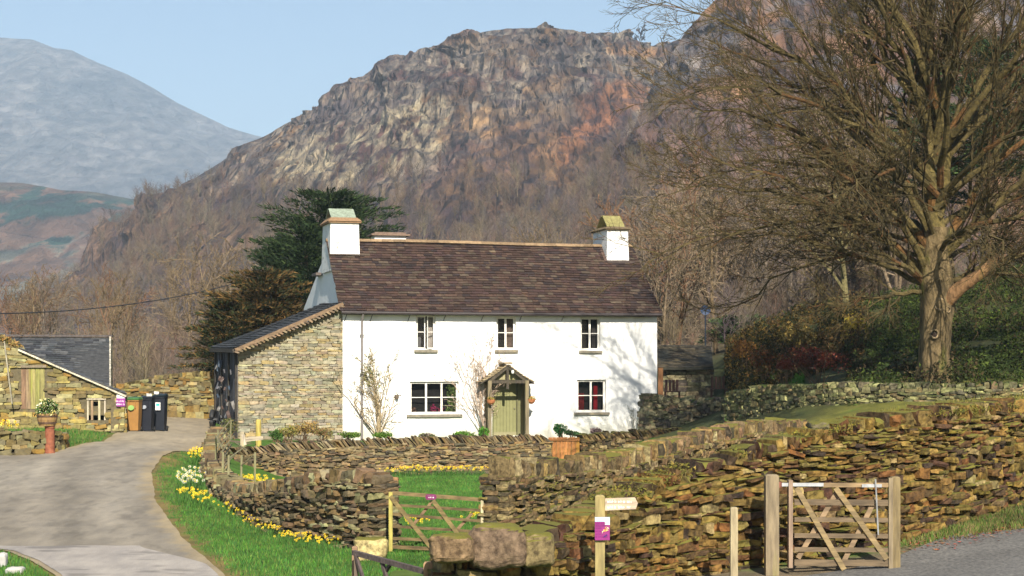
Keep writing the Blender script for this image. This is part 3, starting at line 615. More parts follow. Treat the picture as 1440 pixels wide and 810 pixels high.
rf = r.build('roof', M['slate'], house, local=True)
q = MB(); xr_ = -.14
while xr_ < W_:
    w2 = R.uniform(.38, .5); k = .07*math.sin(xr_*.5)*.4; q.prism([(xr_, RYL-.17, RZ+.03+k), (xr_, RYL, RZ+.15+k), (xr_, RYL+.17, RZ+.03+k)], (w2*.985, 0, 0), np.array([.26,.18,.10])*R.uniform(.6, 1.2)); xr_ += w2
q.build('ridge_tiles', M['terra'], rf, local=True)
# chimneys
def chimney(px0, px1, pyt, yl0, dep, zb, name='chimney'):
    xa, zt = HL(px0, pyt, yl0); xb, _ = HL(px1, pyt, yl0); m = MB(); n = 6
    for i in range(n):
        z0 = zb+(zt-zb)*i/n; z1 = zb+(zt-zb)*(i+1)/n; t0 = .05*(1-i/n); t1 = .05*(1-(i+1)/n)
        v = [(xa-t0,yl0-t0,z0),(xb+t0,yl0-t0,z0),(xb+t0,yl0+dep+t0,z0),(xa-t0,yl0+dep+t0,z0),(xa-t1,yl0-t1,z1),(xb+t1,yl0-t1,z1),(xb+t1,yl0+dep+t1,z1),(xa-t1,yl0+dep+t1,z1)]
        m.add(v, [BQ[2:]] if 0 < i < n-1 else [BQ])
    c_ = m.build(name, M['limew_old'], rf, local=True)
    return xa, xb, zt
def cap(xa, xb, yl0, dep, zt, c1, c2, hh, parent, slab=.12):
    m = MB(); o = .09; m.prism([(xa-o,yl0-o,zt),(xb+o,yl0-o,zt),(xb+o,yl0+dep+o,zt),(xa-o,yl0+dep+o,zt)], (0,0,slab*.55), c2)
    m.add([(xa-o-.03,yl0-o-.04,zt+slab*.5),(xb+o+.03,yl0-o-.04,zt+slab*.5),(xb+o+.03,yl0+dep+o+.04,zt+slab*.5),(xa-o-.03,yl0+dep+o+.04,zt+slab*.5),
           (xa+.03,yl0+.15,zt+slab*1.9),(xb-.03,yl0+.15,zt+slab*1.9),(xb-.03,yl0+dep-.15,zt+slab*1.9),(xa+.03,yl0+dep-.15,zt+slab*1.9)], [BQ], c2)
    z = zt+slab*1.6; ym = yl0+dep/2; g_ = .12
    for s_ in (-1, 1):       # two leaning slabs
        y0 = ym+s_*(dep*.36); y1 = ym+s_*.05
        m.prism([(xa+.06,y0,z),(xb-.06,y0,z),(xb-.06,y1,z+hh),(xa+.06,y1,z+hh)], (0, s_*.05, .03), c1)
    m.box((xa+.3, ym-.25, z), (xb-.3, ym+.25, z+hh*.4), (.03,.03,.03))
    m.build('chimney_cap', M['terra'], parent, local=True)
xa, xb, zt = chimney(465, 504.5, 313, 2.55, 2.05, 6.6); cL = rf.children[-1] if False else [o for o in bpy.data.objects if o.parent == rf and o.name.startswith('chimney')][-1]
cap(xa, xb, 2.55, 2.05, zt, (.24,.29,.22), (.27,.17,.09), .42, cL)
f_ = MB(); f_.box((xa-.05, 2.42, 7.22), (xb+.22, 2.50, 7.27), (.08,.06,.05)); f_.build('flashing_ledge', M['slate'], cL, local=True)
xa, xb, zt = chimney(854, 883, 323, 2.55, 1.9, 6.6); cR = [o for o in bpy.data.objects if o.parent == rf and o.name.startswith('chimney') and o != cL][-1]
cap(xa, xb, 2.55, 1.9, zt, (.23,.21,.08), (.15,.11,.06), .5, cR, .08)
f_ = MB(); f_.bar((xa-.07, 2.40, 7.12), (xb+.22, 2.40, 7.12), .14, .07, (.07,.055,.05)); f_.bar((xa-.1, 2.42, 7.14), (xa-.1, 3.35, 7.86), .12, .06, (.09,.06,.05)); f_.build('flashing_ledge', M['slate'], cR, local=True)
xa, xb, zt = chimney(527, 571, 331, 7.6, .9, 5.0); cB = [o for o in bpy.data.objects if o.parent == rf and o.name.startswith('chimney') and o not in (cL, cR)][-1]
f_ = MB(); f_.prism([(xa-.16,7.45,zt),(xb+.16,7.45,zt),(xb+.16,8.65,zt),(xa-.16,8.65,zt)], (0,0,.07), (.2,.14,.1)); f_.prism([(xa,7.6,zt+.07),(xb,7.6,zt+.07),(xb,8.5,zt+.07),(xa,8.5,zt+.07)], (0,0,.08), (.17,.12,.09)); f_.build('chimney_cap', M['terra'], cB, local=True)
# gutter, drainpipe, brackets
gm = MB(); gx = np.linspace(-.1, W_+.1, 30); gm.tube(np.c_[gx, np.full(30, -.34), EZ-.20-.02*np.sin(gx*.25)], .055, 8, (.05,.04,.04)); gm.build('gutter', M['paint'], house, local=True)
xd = HL(508.5, 500)[0]; gm = MB(); gm.tube([(xd, -.33, EZ-.22), (xd, -.12, EZ-.5), (xd, -.09, EZ-.8), (xd, -.09, 2), (xd, -.09, -.1)], .045, 8, (.20,.18,.17))
for z in (1.0, 2.5, 4.0): gm.box((xd-.07, -.14, z), (xd+.07, -.002, z+.05), (.16,.15,.14))
gm.build('drainpipe', M['paint'], house, local=True)
for px in (485, 521, 574, 624, 677, 731, 790):
    x, z = HL(px+3, 441); b_ = MB(); b_.bar((x, -.26, z+.1), (x-.10, -.02, z-.28), .018, .018, (.03,.03,.03)); b_.build('gutter_bracket', M['paint'], house, local=True)
b_ = MB(); b_.box((-.02, -.05, EZ-.18), (W_+.02, .06, EZ+.02), (.1,.08,.06)); b_.build('eaves_board', M['wood'], house, local=True)
# windows
def window(hole, n, label=None, kind='', ajar=False):
    a, b, c, d = hole; y = .11; fr = MB(); CW = (.78,.75,.68)
    e = .045
    fr.box((a+.002,y,c+.002),(a+e,y+.08,d-.002), CW); fr.box((b-e,y,c+.002),(b-.002,y+.08,d-.002), CW); fr.box((a+e,y,d-e),(b-e,y+.08,d-.003), CW); fr.box((a+e,y,c+.003),(b-e,y+.08,c+e), CW)
    o = fr.build('window', M['paint'], house, local=True)
    if label: o['label'] = label
    iw = (b-a-2*e)/n; zm = (c+d)/2+.02
    for i in range(n):
        x0 = a+e+i*iw; x1 = x0+iw; s_ = MB(); t = .038; T = np.zeros((0, 3))
        yy = y-.015
        s_.box((x0+.003,yy,c+e),(x0+t,yy+.045,d-e), CW); s_.box((x1-t,yy,c+e),(x1-.003,yy+.045,d-e), CW); s_.box((x0+t,yy,d-e-t),(x1-t,yy+.045,d-e-.002), CW); s_.box((x0+t,yy,c+e+.002),(x1-t,yy+.045,c+e+t*1.2), CW)
        s_.box((x0+t,yy+.004,zm-.014),(x1-t,yy+.04,zm+.014), CW)
        if ajar and i == 1:
            for k in range(len(s_.v)):
                v = s_.v[k]; th_ = rad(28); dx = x1-v[:, 0]; dy = v[:, 1]-yy; s_.v[k] = np.c_[x1-dx*math.cos(th_)-dy*0, yy-dx*math.sin(th_)+dy, v[:, 2]]
        s_.build('casement', M['paint'], o, local=True)
    p_ = MB(); 
    for i in range(n):
        if ajar and i == 1: continue
        x0 = a+e+i*iw; p_.box((x0+.03,y+.012,c+e+.03),(x0+iw-.03,y+.018,d-e-.03))
    p_.build('pane', M['glass'], o, local=True)
    s_ = MB(); k = .13 if n > 2 or b-a > .95 else .07
    s_.box((a-k,-.09,c-.10),(b+k,.12,c-.003), (.22,.20,.16)); s_.build('sill', M['stone_dry'], o, local=True)
    l_ = MB(); l_.box((a+.002,.2,c+.01),(b-.002,.44,d-.003), (1,1,1)) if False else None
    rm = MB(); rm.box((a+.003,.44,c+.003),(b-.003,.449,d-.003), (.03,.028,.026)); rm.build('dark_backing', M['cloth'], o, local=True)  # dark sheet behind the window; the unlit room's shade is its colour
    cu = MB()
    def curtain(x0, x1, z0, z1, cl, yy=.30):
        k = 14; xs_ = np.linspace(x0, x1, k); ys_ = yy+.018*np.sin(np.arange(k)*1.9)
        v = np.r_[np.c_[xs_, ys_, np.full(k, z0)], np.c_[xs_, ys_, np.full(k, z1)]]; J = np.arange(k-1); cu.add(v, [np.stack([J, J+1, J+k+1, J+k], -1)], cl)
    return o, curtain, cu
M['glass'] = mat('window_glass', (1,1,1), None, 2, .03, 0, attr=False, spec=.5)
_b = M['glass'].node_tree.nodes['Principled BSDF']; _b.inputs['Transmission Weight'].default_value = 0; _b.inputs['Alpha'].default_value = .22; _b.inputs['Base Color'].default_value = (.005,.006,.008,1); [M['glass'].node_tree.links.remove(l) for l in list(_b.inputs['Base Color'].links)]
for i, h in enumerate(WIN):
    a, b, c, d = h
    o, cur, cu = window(h, 3 if i == 3 else 2, ['upper window with its right casement ajar', None, None, 'wide three-light lower window', 'lower window with red curtains'][i], ajar=(i == 0))
    if i == 0: cur(b-.32, b-.05, c+.1, d-.05, (.30,.27,.24)); cur(a+.05, a+.25, c+.05, c+.5, (.3,.3,.3))
    if i == 1: cur(b-.30, b-.05, c+.05, d-.05, (.26,.19,.15)); cur(a+.05, a+.16, c+.05, d-.05, (.07,.06,.05))
    if i == 2: cur(b-.26, b-.05, c+.05, d-.05, (.12,.11,.10)); cur(a+.05, a+.14, c+.05, d-.05, (.05,.05,.05))
    if i == 3: cur(b-.28, b-.02, c+.02, d-.03, (.16,.20,.08)); cur(a+.02, a+.12, c+.02, d-.03, (.08,.07,.04)); cu.box((a+.2,.2,c+.03),(b-.2,.25,c+.10), (.5,.5,.5))
    if i == 4: cur(b-.42, b-.26, c+.02, d-.25, (.42,.02,.03)); cur(a+.05, a+.38, c+.02, c+.75, (.20,.02,.02))
    cu.build('curtain', M['cloth'], o, local=True)
    if i == 3:
        fl = MB()
        for fx, cl, s_ in ((a+.98, (.5,.05,.16), .15), (a+.22, (.3,.18,.12), .09), (a+1.3, (.32,.06,.10), .10)):
            k = 60; v = rng.normal(0, 1, (k, 3)); v /= np.linalg.norm(v, axis=1)[:, None]; pc = v*s_*rng.uniform(.5, 1, (k, 1))+np.array([fx, .3, c+.06+s_]); 
            fl.tris(pc[:, None]+rng.normal(0, .035, (k, 3, 3)), np.array(cl)*rng.uniform(.6, 1.4, (k, 1)))
            pt_ = MB(); pt_.lathe([(.03, 0), (.05, .05), (.04, .10)], (fx, .3, c+.02), 8, (.35,.2,.12)); pt_.build('flower_pot', M['terra'], o, local=True)
        k = 260; pc = np.c_[rng.uniform(b-.42, b-.06, k), rng.uniform(.16, .34, k), rng.uniform(c+.1, d-.08, k)]
        fl.tris(pc[:, None]+rng.normal(0, .04, (k, 3, 3)), np.array([.16,.24,.06])*rng.uniform(.4, 1.7, (k, 1)))
        fl.build('sill_flowers', M['leaf'], o, local=True)
# door + porch
a, b, c, d = DOOR; GR = (.145,.145,.07)
dm = MB(); dm.box((a+.02,.14,c),(a+.09,.22,d-.005), GR); dm.box((b-.09,.14,c),(b-.02,.22,d-.005), GR); dm.box((a+.09,.14,d-.08),(b-.09,.22,d-.006), GR)
df = dm.build('door_frame', M['paint'], house, local=True)
dm = MB(); nb = 7; x0, x1 = a+.1, b-.42
for i in range(nb): u0 = x0+(x1-x0)*i/nb; u1 = x0+(x1-x0)*(i+1)/nb; dm.box((u0+.004,.17,c+.02),(u1-.004,.205,d-.09), np.array([.22,.215,.095])*R.uniform(.93,1.07))
dm.box((x0,.206,c+.02),(x1,.22,d-.09), (.08,.08,.04)); dm.box((x0,.15,c+.0),(x1,.168,c+.14), (.24,.22,.12))
dr = dm.build('door', M['paint'], house, local=True)
dm = MB(); dm.box((x1+.02,.18,c),(b-.1,.21,d-.09), (.16,.155,.07)); dm.box((x1+.005,.13,c),(x1+.06,.22,d-.09), (.11,.105,.05)); dm.box((x1+.2,.14,c),(x1+.25,.21,d-.09), (.08,.075,.04)); dm.build('side_panel', M['paint'], df, local=True)
dm = MB(); dm.lathe([(.012,0),(.028,.01),(.028,.05),(.012,.06)], (x1-.07,.15,1.15), 10, (.3,.27,.2)); dm.build('door_handle', M['metal'], dr, local=True)
porch = empty('porch', (0,0,0), None, None); porch.parent = house
yf = -.85
pa, pzt = HL(676.5, 538.5, yf); pb, _ = HL(752, 538.5, yf); pxm, pza = HL(714.5, 513, yf); ze = HL(680, 538.5, yf)[1]
pr = MB(); DK = (.07,.06,.045)
PL = np.array([(.30,.24,.14),(.25,.20,.12),(.34,.28,.17)])
slates(pr, (pa,yf,ze), (pa,.0,ze), (pxm,.0,pza), (pxm,yf,pza), .14, .22, PL, th=.03); slates(pr, (pb,yf,ze), (pb,0,ze), (pxm,0,pza), (pxm,yf,pza), .14, .22, PL, th=.03)
pr.prism([(pa,yf+.02,ze),(pa,0,ze),(pxm,0,pza),(pxm,yf+.02,pza)], (0,0,-.05), DK); pr.prism([(pb,yf+.02,ze),(pb,0,ze),(pxm,0,pza),(pxm,yf+.02,pza)], (0,0,-.05), DK)
pr.box((pxm-.15,yf-.03,pza+.03),(pxm+.15,0,pza+.10), (.28,.22,.13))
pr.build('porch_roof', M['slate'], porch, local=True)
pf = MB(); TB = (.16,.135,.08)
xl_, xr2 = HL(688.5, 560, yf+.08)[0], HL(741, 560, yf+.08)[0]; zp = HL(700, 537, yf)[1]
pf.bar((xl_-.05,yf+.08,ze+.02),(pxm,yf+.08,pza-.06), .07, .12, DK); pf.bar((xr2+.05,yf+.08,ze+.02),(pxm,yf+.08,pza-.06), .07, .12, DK)
pf.bar((xl_-.05,yf+.09,zp),(xr2+.05,yf+.09,zp), .07, .12, DK); pf.box((pxm-.05,yf+.05,zp-.28),(pxm+.05,yf+.12,pza-.12), DK)
pf.prism([(xl_+.12,yf+.3,zp+.08),(xr2-.12,yf+.3,zp+.08),(pxm,yf+.3,pza-.2)], (0,.02,0), (.30,.28,.17))
for x in (xl_, xr2): pf.bar((x,yf+.1,zp-.05),(x,0,zp-.05), .08, .1, DK)
pf.build('porch_frame', M['wood'], porch, local=True)
for x in (xl_, xr2):
    q = MB(); q.box((x-.07,yf+.03,0),(x+.07,yf+.16,zp+.05), (.20,.17,.11)); q.build('porch_post', M['wood'], porch, local=True)
    q = MB()
    for k in range(5): q.box((x-.02,yf+.17+k*.135,0.02),(x+.02,yf+.30+k*.135,zp), np.array([.13,.11,.06])*R.uniform(.8,1.2))
    q.build('porch_side', M['wood'], porch, local=True)
q = MB(); lx, lz = HL(721, 523, yf); q.lathe([(.0,-.08),(.045,-.06),(.06,0),(.045,.06),(0,.08)], (lx,yf+.0,lz), 12, (.75,.75,.70)); q.tube([(lx,yf,lz+.07),(lx,yf+.04,lz+.12)], .015, 6, (.05,.05,.05)); q.build('porch_lamp', M['paint'], porch, local=True)
def basket(px, py, yl, label):
    x, z = HL(px, py, yl); p = HW(x, yl, z); e = empty('hanging_basket', p, label, 'basket', 'hanging baskets at the porch')
    m = MB(); m.lathe([(.0,-.17),(.07,-.16),(.14,-.09),(.165,0),(.17,.03),(.14,.03)], p, 14, (.42,.17,.07)); m.build('bowl', M['terra'], e)
    m = MB(); k = 160; pc = p+np.c_[rng.normal(0,.07,k), rng.normal(0,.07,k), rng.uniform(.0,.10,k)]; m.tris(pc[:, None]+rng.normal(0,.03,(k,3,3)), pick(np.array([(.28,.22,.06),(.12,.15,.04),(.5,.25,.06)]), k)); m.build('plant', M['leaf'], e)
    m = MB()
    for t in (0, 2.1, 4.2): m.tube([p+np.array([.15*math.cos(t),.15*math.sin(t),.02]), p+np.array([0,0,.52])], .005, 4, (.08,.07,.06))
    m.build('chain', M['metal'], e)
basket(690.5, 563, yf-.12, 'orange-brown hanging basket on the left post of the porch')
basket(747, 562, yf+.1, 'orange-brown hanging basket right of the porch post')
x, z = HL(558, 556, -.1); p = HW(x, -.12, z); m = MB(); m.lathe([(.05,-.14),(.09,.0),(.1,.02),(.08,.02)], p, 12, (.18,.14,.1)); m.tube([p+[0,.0,0],p+[.03,.12,.06]], .01, 5, (.05,.05,.05))
tag(m.build('wall_pot', M['terra'], org=p), 'small brown pot hung on the white wall left of the three-light window', 'pot')

# ---------------------------------------------------------------- lean-to of bare stone on the left
ob = empty('stone_outbuilding', HW(-2, .0, 0), 'bare yellow-stone lean-to with dark slate roof built against the left end of the white house', 'outbuilding')
xa_, _ = HL(334.5, 500, .06)
ztopf = lambda x: np.interp(x, [xa_, 0], [HL(334.5, 489, .06)[1], HL(483, 432, .06)[1]])
m = MB(); S, V, Wd, Hh = [], [], [], []; v = -.3
while v < 5.3:
    h = R.uniform(.05, .13); t = xa_+.02
    while t < .02:
        w_ = min(R.uniform(.14, .55), .04-t); hh = h*R.uniform(.9, 1.15); c_ = t+w_/2
        if w_ > .04 and v+h < ztopf(c_)-.02: S.append(c_); V.append(v+h/2); Wd.append(w_); Hh.append(hh)
        t += w_+.012
    v += h+.008
S, V, Wd, Hh = map(np.array, (S, V, Wd, Hh)); n = len(S)
w0 = np.array([HW(a_, .09+e_, b_) for a_, b_, e_ in zip(S, V, rng.uniform(-.006, .010, n))])
stones(m, w0, np.c_[Wd*.5, np.full(n, .05), Hh*.5], np.full(n, TH), rng.normal(0, .035, n), pick(np.array([.70,.68,.70])*np.array([(.40,.36,.23),(.36,.33,.22),(.43,.39,.26),(.33,.31,.22),(.43,.35,.17),(.34,.29,.19),(.39,.37,.27),(.28,.28,.2)]), n), .13)
m.prism([HW(xa_, .1, -.4), HW(.0, .1, -.4), HW(.0, .1, ztopf(0)-.05), HW(xa_, .1, ztopf(xa_)-.05)], np.r_[CV*.4, 0], (.22,.18,.12))
m.build('stone_wall', M['stone_dry'], ob)
c0 = HW(xa_, .1, 0); c1 = P(304, 500, 70); m = MB()
zf, zbk = ztopf(xa_)-.03, 3.46
def sidepanel(t0, t1, z0, z1, cl, off=0):
    a = c0+(c1-c0)*t0; b = c0+(c1-c0)*t1; nn = np.array([-1,-.32,0])*off
    m.prism([(a[0]+nn[0],a[1]+nn[1],z0),(b[0]+nn[0],b[1]+nn[1],z0),(b[0]+nn[0],b[1]+nn[1],z1),(a[0]+nn[0],a[1]+nn[1],z1)], (.05,.02,0), cl)
for k in range(22): sidepanel(k/22+.003, (k+1)/22-.003, .1, 3.44, np.array([.045,.05,.065])*R.uniform(.5, 1.6), R.uniform(0, .03))
for t in (0.01, .33, .66, .97): sidepanel(t, t+.03, 0, 3.44, (.05,.045,.04), .08)
m.build('boarded_side', M['wood'], ob)
k = 22
for i in range(k):
    m = MB(); t = R.uniform(.03, .95); a = c0+(c1-c0)*t; z = R.uniform(.6, 3.0); s_ = R.uniform(.04, .14); stones(m, [[a[0]-.12, a[1]-.03, z]], [[s_*.5, s_*.6, s_]], np.array([0.3]), np.array([R.uniform(-.5,.5)]), np.array([[.10,.10,.11],[.08,.05,.04],[.16,.15,.14],[.04,.06,.09]][i % 4:i % 4+1]), .2); m.build('hung_tool', M['plain'], ob)
A_, B_, C_, D_ = P(330, 490, 63.5), P(484.5, 424.5, 64.9), P(456, 427, 69.5), P(296.5, 489.5, 70.4)
m = MB(); slates(m, D_+[0,0,.02], A_+[0,0,.02], B_+[0,0,.02], C_+[0,0,.02], .22, .34, PAL_G*.4)
m.prism([A_, B_, C_, D_], (0, 0, -.07), (.05,.045,.045)); m.prism([HW(-.0,4.3,5.2),HW(-.0,9,5.0),D_+[0.5,3.0,-.1],D_+[0,0,-.02]],(0,0,-.08),(.05,.05,.05))
lr = m.build('slate_roof', M['slate_dark'], ob)
m = MB(); m.bar(A_+[.02,-.02,-.07], B_+[-.05,-.02,-.07], .06, .13, (.20,.14,.09)); m.bar(D_+[-.03,0,-.08], A_+[-.05,0,-.08], .05, .15, (.05,.045,.04))
for i in range(30): p = A_+(B_-A_)*(i+.5)/30+np.array([0,.05,-.17]); stones(m, [p], [[.09,.1,.035]], np.array([TH]), np.array([-.4]), pick(np.array([(.25,.19,.12),(.18,.14,.1)]), 1), .15)
m.build('bargeboard', M['woodh'], lr)
# black wheel at the back corner
e = P(299, 584, 66); m = MB(); th = np.linspace(0, 2*math.pi, 25); m.tube(np.c_[np.full(25, e[0]), e[1]+.30*np.cos(th), g1(e[0], e[1])+.38+.30*np.sin(th)], .09, 8, (.03,.03,.03), cap=False)
m.lathe([(.0,-.04),(.2,-.03),(.2,.03),(0,.04)], (e[0], e[1], g1(e[0], e[1])+.38), 12, (.1,.1,.1)); tag(m.build('tyre', M['plain'], org=e), 'black tyre leaning at the dark boarded side of the lean-to', 'tyre')

# ---------------------------------------------------------------- barn at the left
YB = 58.0
barn = empty('stone_barn', P(80, 590, YB), 'low pale-stone barn with sloping verge, plank door and hatch at the left edge', 'barn')
def stonewall_flat(m, px0, px1, Y0, Y1, topf, botf, pal, sw, sh, holes=(), dep=.07, back=.45, core=(.12,.10,.06)):
    a = np.array(XY(px0, Y0)); b = np.array(XY(px1, Y1)); L_ = np.linalg.norm(b-a); d = (b-a)/L_; yaw = math.atan2(d[1], d[0])
    def at(s_): return a+d*s_
    def px_of(s_): q_ = at(s_); return 720+F*q_[0]/q_[1], q_[1]
    S, V, Wd, Hh = [], [], [], []; zmin = min(botf(px0), botf(px1))-.2; v = zmin; zmx = max(topf(px0), topf(px1), topf((px0+px1)/2))
    while v < zmx:
        h = sh*R.uniform(.55, 1.5); t = 0.
        while t < L_:
            w_ = min(sw*R.uniform(.45, 1.9), L_-t+.02); c_ = t+w_/2; pxx, yy = px_of(c_); z = v+h/2
            pyy = HY-(z-ZC)*F/yy
            if z+h*.4 < topf(pxx) and w_ > .03 and not any(hx0-w_*.36*F/yy < pxx < hx1+w_*.36*F/yy and hy0-h*.35*F/yy < pyy < hy1+h*.35*F/yy for hx0, hy0, hx1, hy1 in holes): S.append(c_); V.append(z); Wd.append(w_); Hh.append(h*R.uniform(.9, 1.15))
            t += w_+.01
        v += h*.97
    S, V, Wd, Hh = map(np.array, (S, V, Wd, Hh)); n = len(S); q_ = a+d*S[:, None]; nn = np.array([d[1], -d[0]])
    off = rng.uniform(-.02, .035, n)[:, None]; q_ = q_+nn*off
    stones(m, np.c_[q_, V], np.c_[Wd*.5, np.full(n, dep), Hh*.5], np.full(n, yaw), rng.normal(0, .04, n), pick(pal, n), .12)
    K = 24; ss = np.linspace(0, L_, K+1)
    for s0, s1 in zip(ss[:-1], ss[1:]):
        p0, p1 = at(s0), at(s1); t0, t1 = topf(px_of(s0)[0])-.06, topf(px_of(s1)[0])-.06
        m.prism([(*p0, zmin), (*p1, zmin), (*p1, t1), (*p0, t0)], (-nn[0]*back, -nn[1]*back, 0), core)
tB = lambda p: ZC-(np.interp(p, [-60, 5, 28, 175], [470, 478, 491, 555])-HY)/F*YB
bB = lambda p: ZC-(np.interp(p, [-60, 0, 175], [590, 590, 598])-HY)/F*YB
m = MB(); stonewall_flat(m, -60, 175, YB, YB, tB, bB, PAL_Y*1.1, .33, .11, holes=[(30,517,64,576),(122,562,149,592)]); m.build('wall', M['stone_dry'], barn)
a, b = XY(174.5, YB), XY(176, YB+3.6); m = MB(); stonewall_flat(m, 175, 171, YB, YB+3.6, lambda p: tB(175), lambda p: bB(175)-.2, PAL_Y, .3, .14); m.build('side_wall', M['stone_dry'], barn)
m = MB(); A_, B_ = P(26, 489.5, YB-.15), P(178, 555, YB-.15)
m.prism([A_, B_, B_+[-.95,3.9,0], A_+[-1.1,3.9,0]], (0,0,-.05), (.06,.055,.05)); slates(m, B_+[0,0,.01], B_+[-.95,3.9,.01], A_+[-1.1,3.9,.01], A_+[0,0,.01], .22, .34, PAL_G*.8)
rb = m.build('lean_to_roof', M['slate_dark'], barn)
m = MB(); 
for i in range(26): p0 = A_+(B_-A_)*i/26; p1 = A_+(B_-A_)*(i+.96)/26; m.bar(p0+[0,-.02,-.06], p1+[0,-.02,-.06], .06, .05, np.array([.62,.58,.46])*R.uniform(.75,1.1))
m.build('verge', M['stone_dry'], rb)
A2, B2, C2, D2 = P(-70, 556, 62), P(155, 556, 62), P(155, 474.5, 67), P(-70, 473.5, 67)
m = MB(); slates(m, A2, B2, C2, D2, .2, .34, PAL_G*.85); m.prism([A2, B2, C2, D2], (0,0,-.08), (.05,.05,.05)); 
rb2 = m.build('roof', M['slate_dark'], barn)
m = MB(); m.bar(D2+[0,0,.06], C2+[.1,0,.06], .22, .07, (.09,.075,.07)); m.build('ridge', M['slate_dark'], rb2)
m = MB()
for i in range(22): p0 = B2+(C2-B2)*i/22; p1 = B2+(C2-B2)*(i+.75)/22; m.bar(p0+[.0,-.02,.05], p1+[.0,-.02,.05], .06, .05, np.array([.5,.47,.4])*R.uniform(.6,1.1))
m.build('verge', M['stone_dry'], rb2)
m = MB(); p0, p1 = P(155, 556, 62), P(155, 474, 67); m.prism([(p0[0],62.05,.3),(p1[0],67,.3),(p1[0],67,p1[2]-.1),(p0[0],62.05,p0[2]-.08)], (-.35,0,0), (.33,.29,.18)); m.prism([(p0[0]-16,67,.3),(p1[0],67,.3),(p1[0],67,p1[2]-.1),(p0[0]-16,67,p1[2]-.1)], (0,.4,0), (.33,.29,.18)); m.build('gable_wall', M['stone_dry'], barn)
m = MB(); p = P(0,0,YB)
def bx(m, px0, py0, px1, py1, Y, th, c): a = P(px0, py1, Y); b = P(px1, py0, Y); m.box((a[0], Y, a[2]), (b[0], Y+th, b[2]), c)
for i in range(5): bx(m, 30+i*6.6, 517+R.uniform(-.3,.3), 36.2+i*6.6, 575, YB-.02, .05, [(.22,.14,.09),(.26,.19,.12),(.30,.27,.11),(.24,.24,.08),(.27,.25,.10)][i])
dd = m.build('door', M['wood'], barn); 
m = MB(); bx(m, 29, 513.5, 65, 517, YB-.1, .3, (.22,.18,.13)); m.build('lintel', M['stone_dry'], dd)
m = MB(); bx(m, 122.5, 562, 148.5, 592, YB+.08, .03, (.015,.014,.012)); ht = m.build('hatch', M['wood'], barn)  # near-black sheet: shade inside the opening put in as colour
m = MB(); bx(m, 122, 560, 149, 562.5, YB-.05, .12, (.40,.36,.28))
for x0, x1, c in ((122.5,124.5,(.5,.45,.35)),(128,131,(.34,.24,.15)),(138,141,(.42,.38,.25)),(146.5,148.5,(.5,.45,.36))): bx(m, x0, 562.5, x1, 591, YB-.02, .06, c)
bx(m, 124.5, 584, 146.5, 591, YB, .05, (.42,.38,.26)); bx(m, 131, 565, 138, 571, YB, .03, (.45,.42,.3)); bx(m, 124.5, 562.5, 128, 584, YB+.01, .03, (.22,.12,.08)); m.build('hatch_frame', M['wood'], ht)
m = MB(); a_ = P(6, 480, YB-.25); b_ = P(17, 568, YB-.6); m.tube([a_, b_], .025, 6, (.30,.28,.22)); tag(m.build('pole', M['wood'], org=b_), 'thin pale pole leaning on the barn wall left of the plank door', 'pole')
m = MB(); k = 900; pxx = rng.uniform(-60, 32, k); zt_ = np.array([tB(p_) for p_ in pxx]); pc = np.c_[(pxx-720)/F*(YB+.2), YB+rng.uniform(-.05,.45,k), zt_+rng.uniform(-.06,.16,k)]
m.tris(pc[:, None]+rng.normal(0,.05,(k,3,3)), pick(np.array([(.30,.17,.05),(.22,.14,.05),(.12,.12,.04),(.34,.24,.08)]), k)); tag(m.build('wall_plants', M['leaf'], org=P(0,480,YB)), 'rusty brown plants growing along the top of the barn wall at the left edge', 'plants', kind='stuff')
def glyphs(m, x0, x1, z0, y, h, c, seed):      # worn, unreadable lettering
    rr = random.Random(seed); x = x0
    while x < x1:
        if rr.random() < .16: x += h*.5; continue
        w_ = h*rr.uniform(.35, .6); t = h*.17
        m.box((x, y, z0), (x+t, y+.002, z0+h*rr.choice((1, .7))), c)
        if rr.random() < .7: m.box((x+t, y, z0+h*rr.choice((0, .35, .55))), (x+w_, y+.002, z0+h*rr.choice((.15, .5, .7))), c)
        if rr.random() < .5: m.box((x+w_-t*.4, y-.0015, z0), (x+w_+t*.6, y+.0005, z0+h*.65), c)
        x += w_+h*.28
s_ = P(176, 572, YB-.12); e = empty('notice_sign', s_, 'small purple notice with white lettering on the barn corner beside the bins', 'sign')
m = MB(); bx(m, 163.5, 560, 176, 571.5, YB-.14, .02, (.26,.05,.24)); bx(m, 164, 555, 175.5, 560, YB-.14, .02, (.75,.74,.72)); m.build('board', M['plain'], e)
m = MB(); a = P(164.5, 564.5, YB)[0]; b = P(175, 564, YB)[0]; glyphs(m, a, b, P(0,565,YB)[2], YB-.145, .065, (.75,.7,.75), 3); glyphs(m, a, b, P(0,569.5,YB)[2], YB-.145, .07, (.75,.7,.75), 4); m.build('lettering', M['plain'], e)
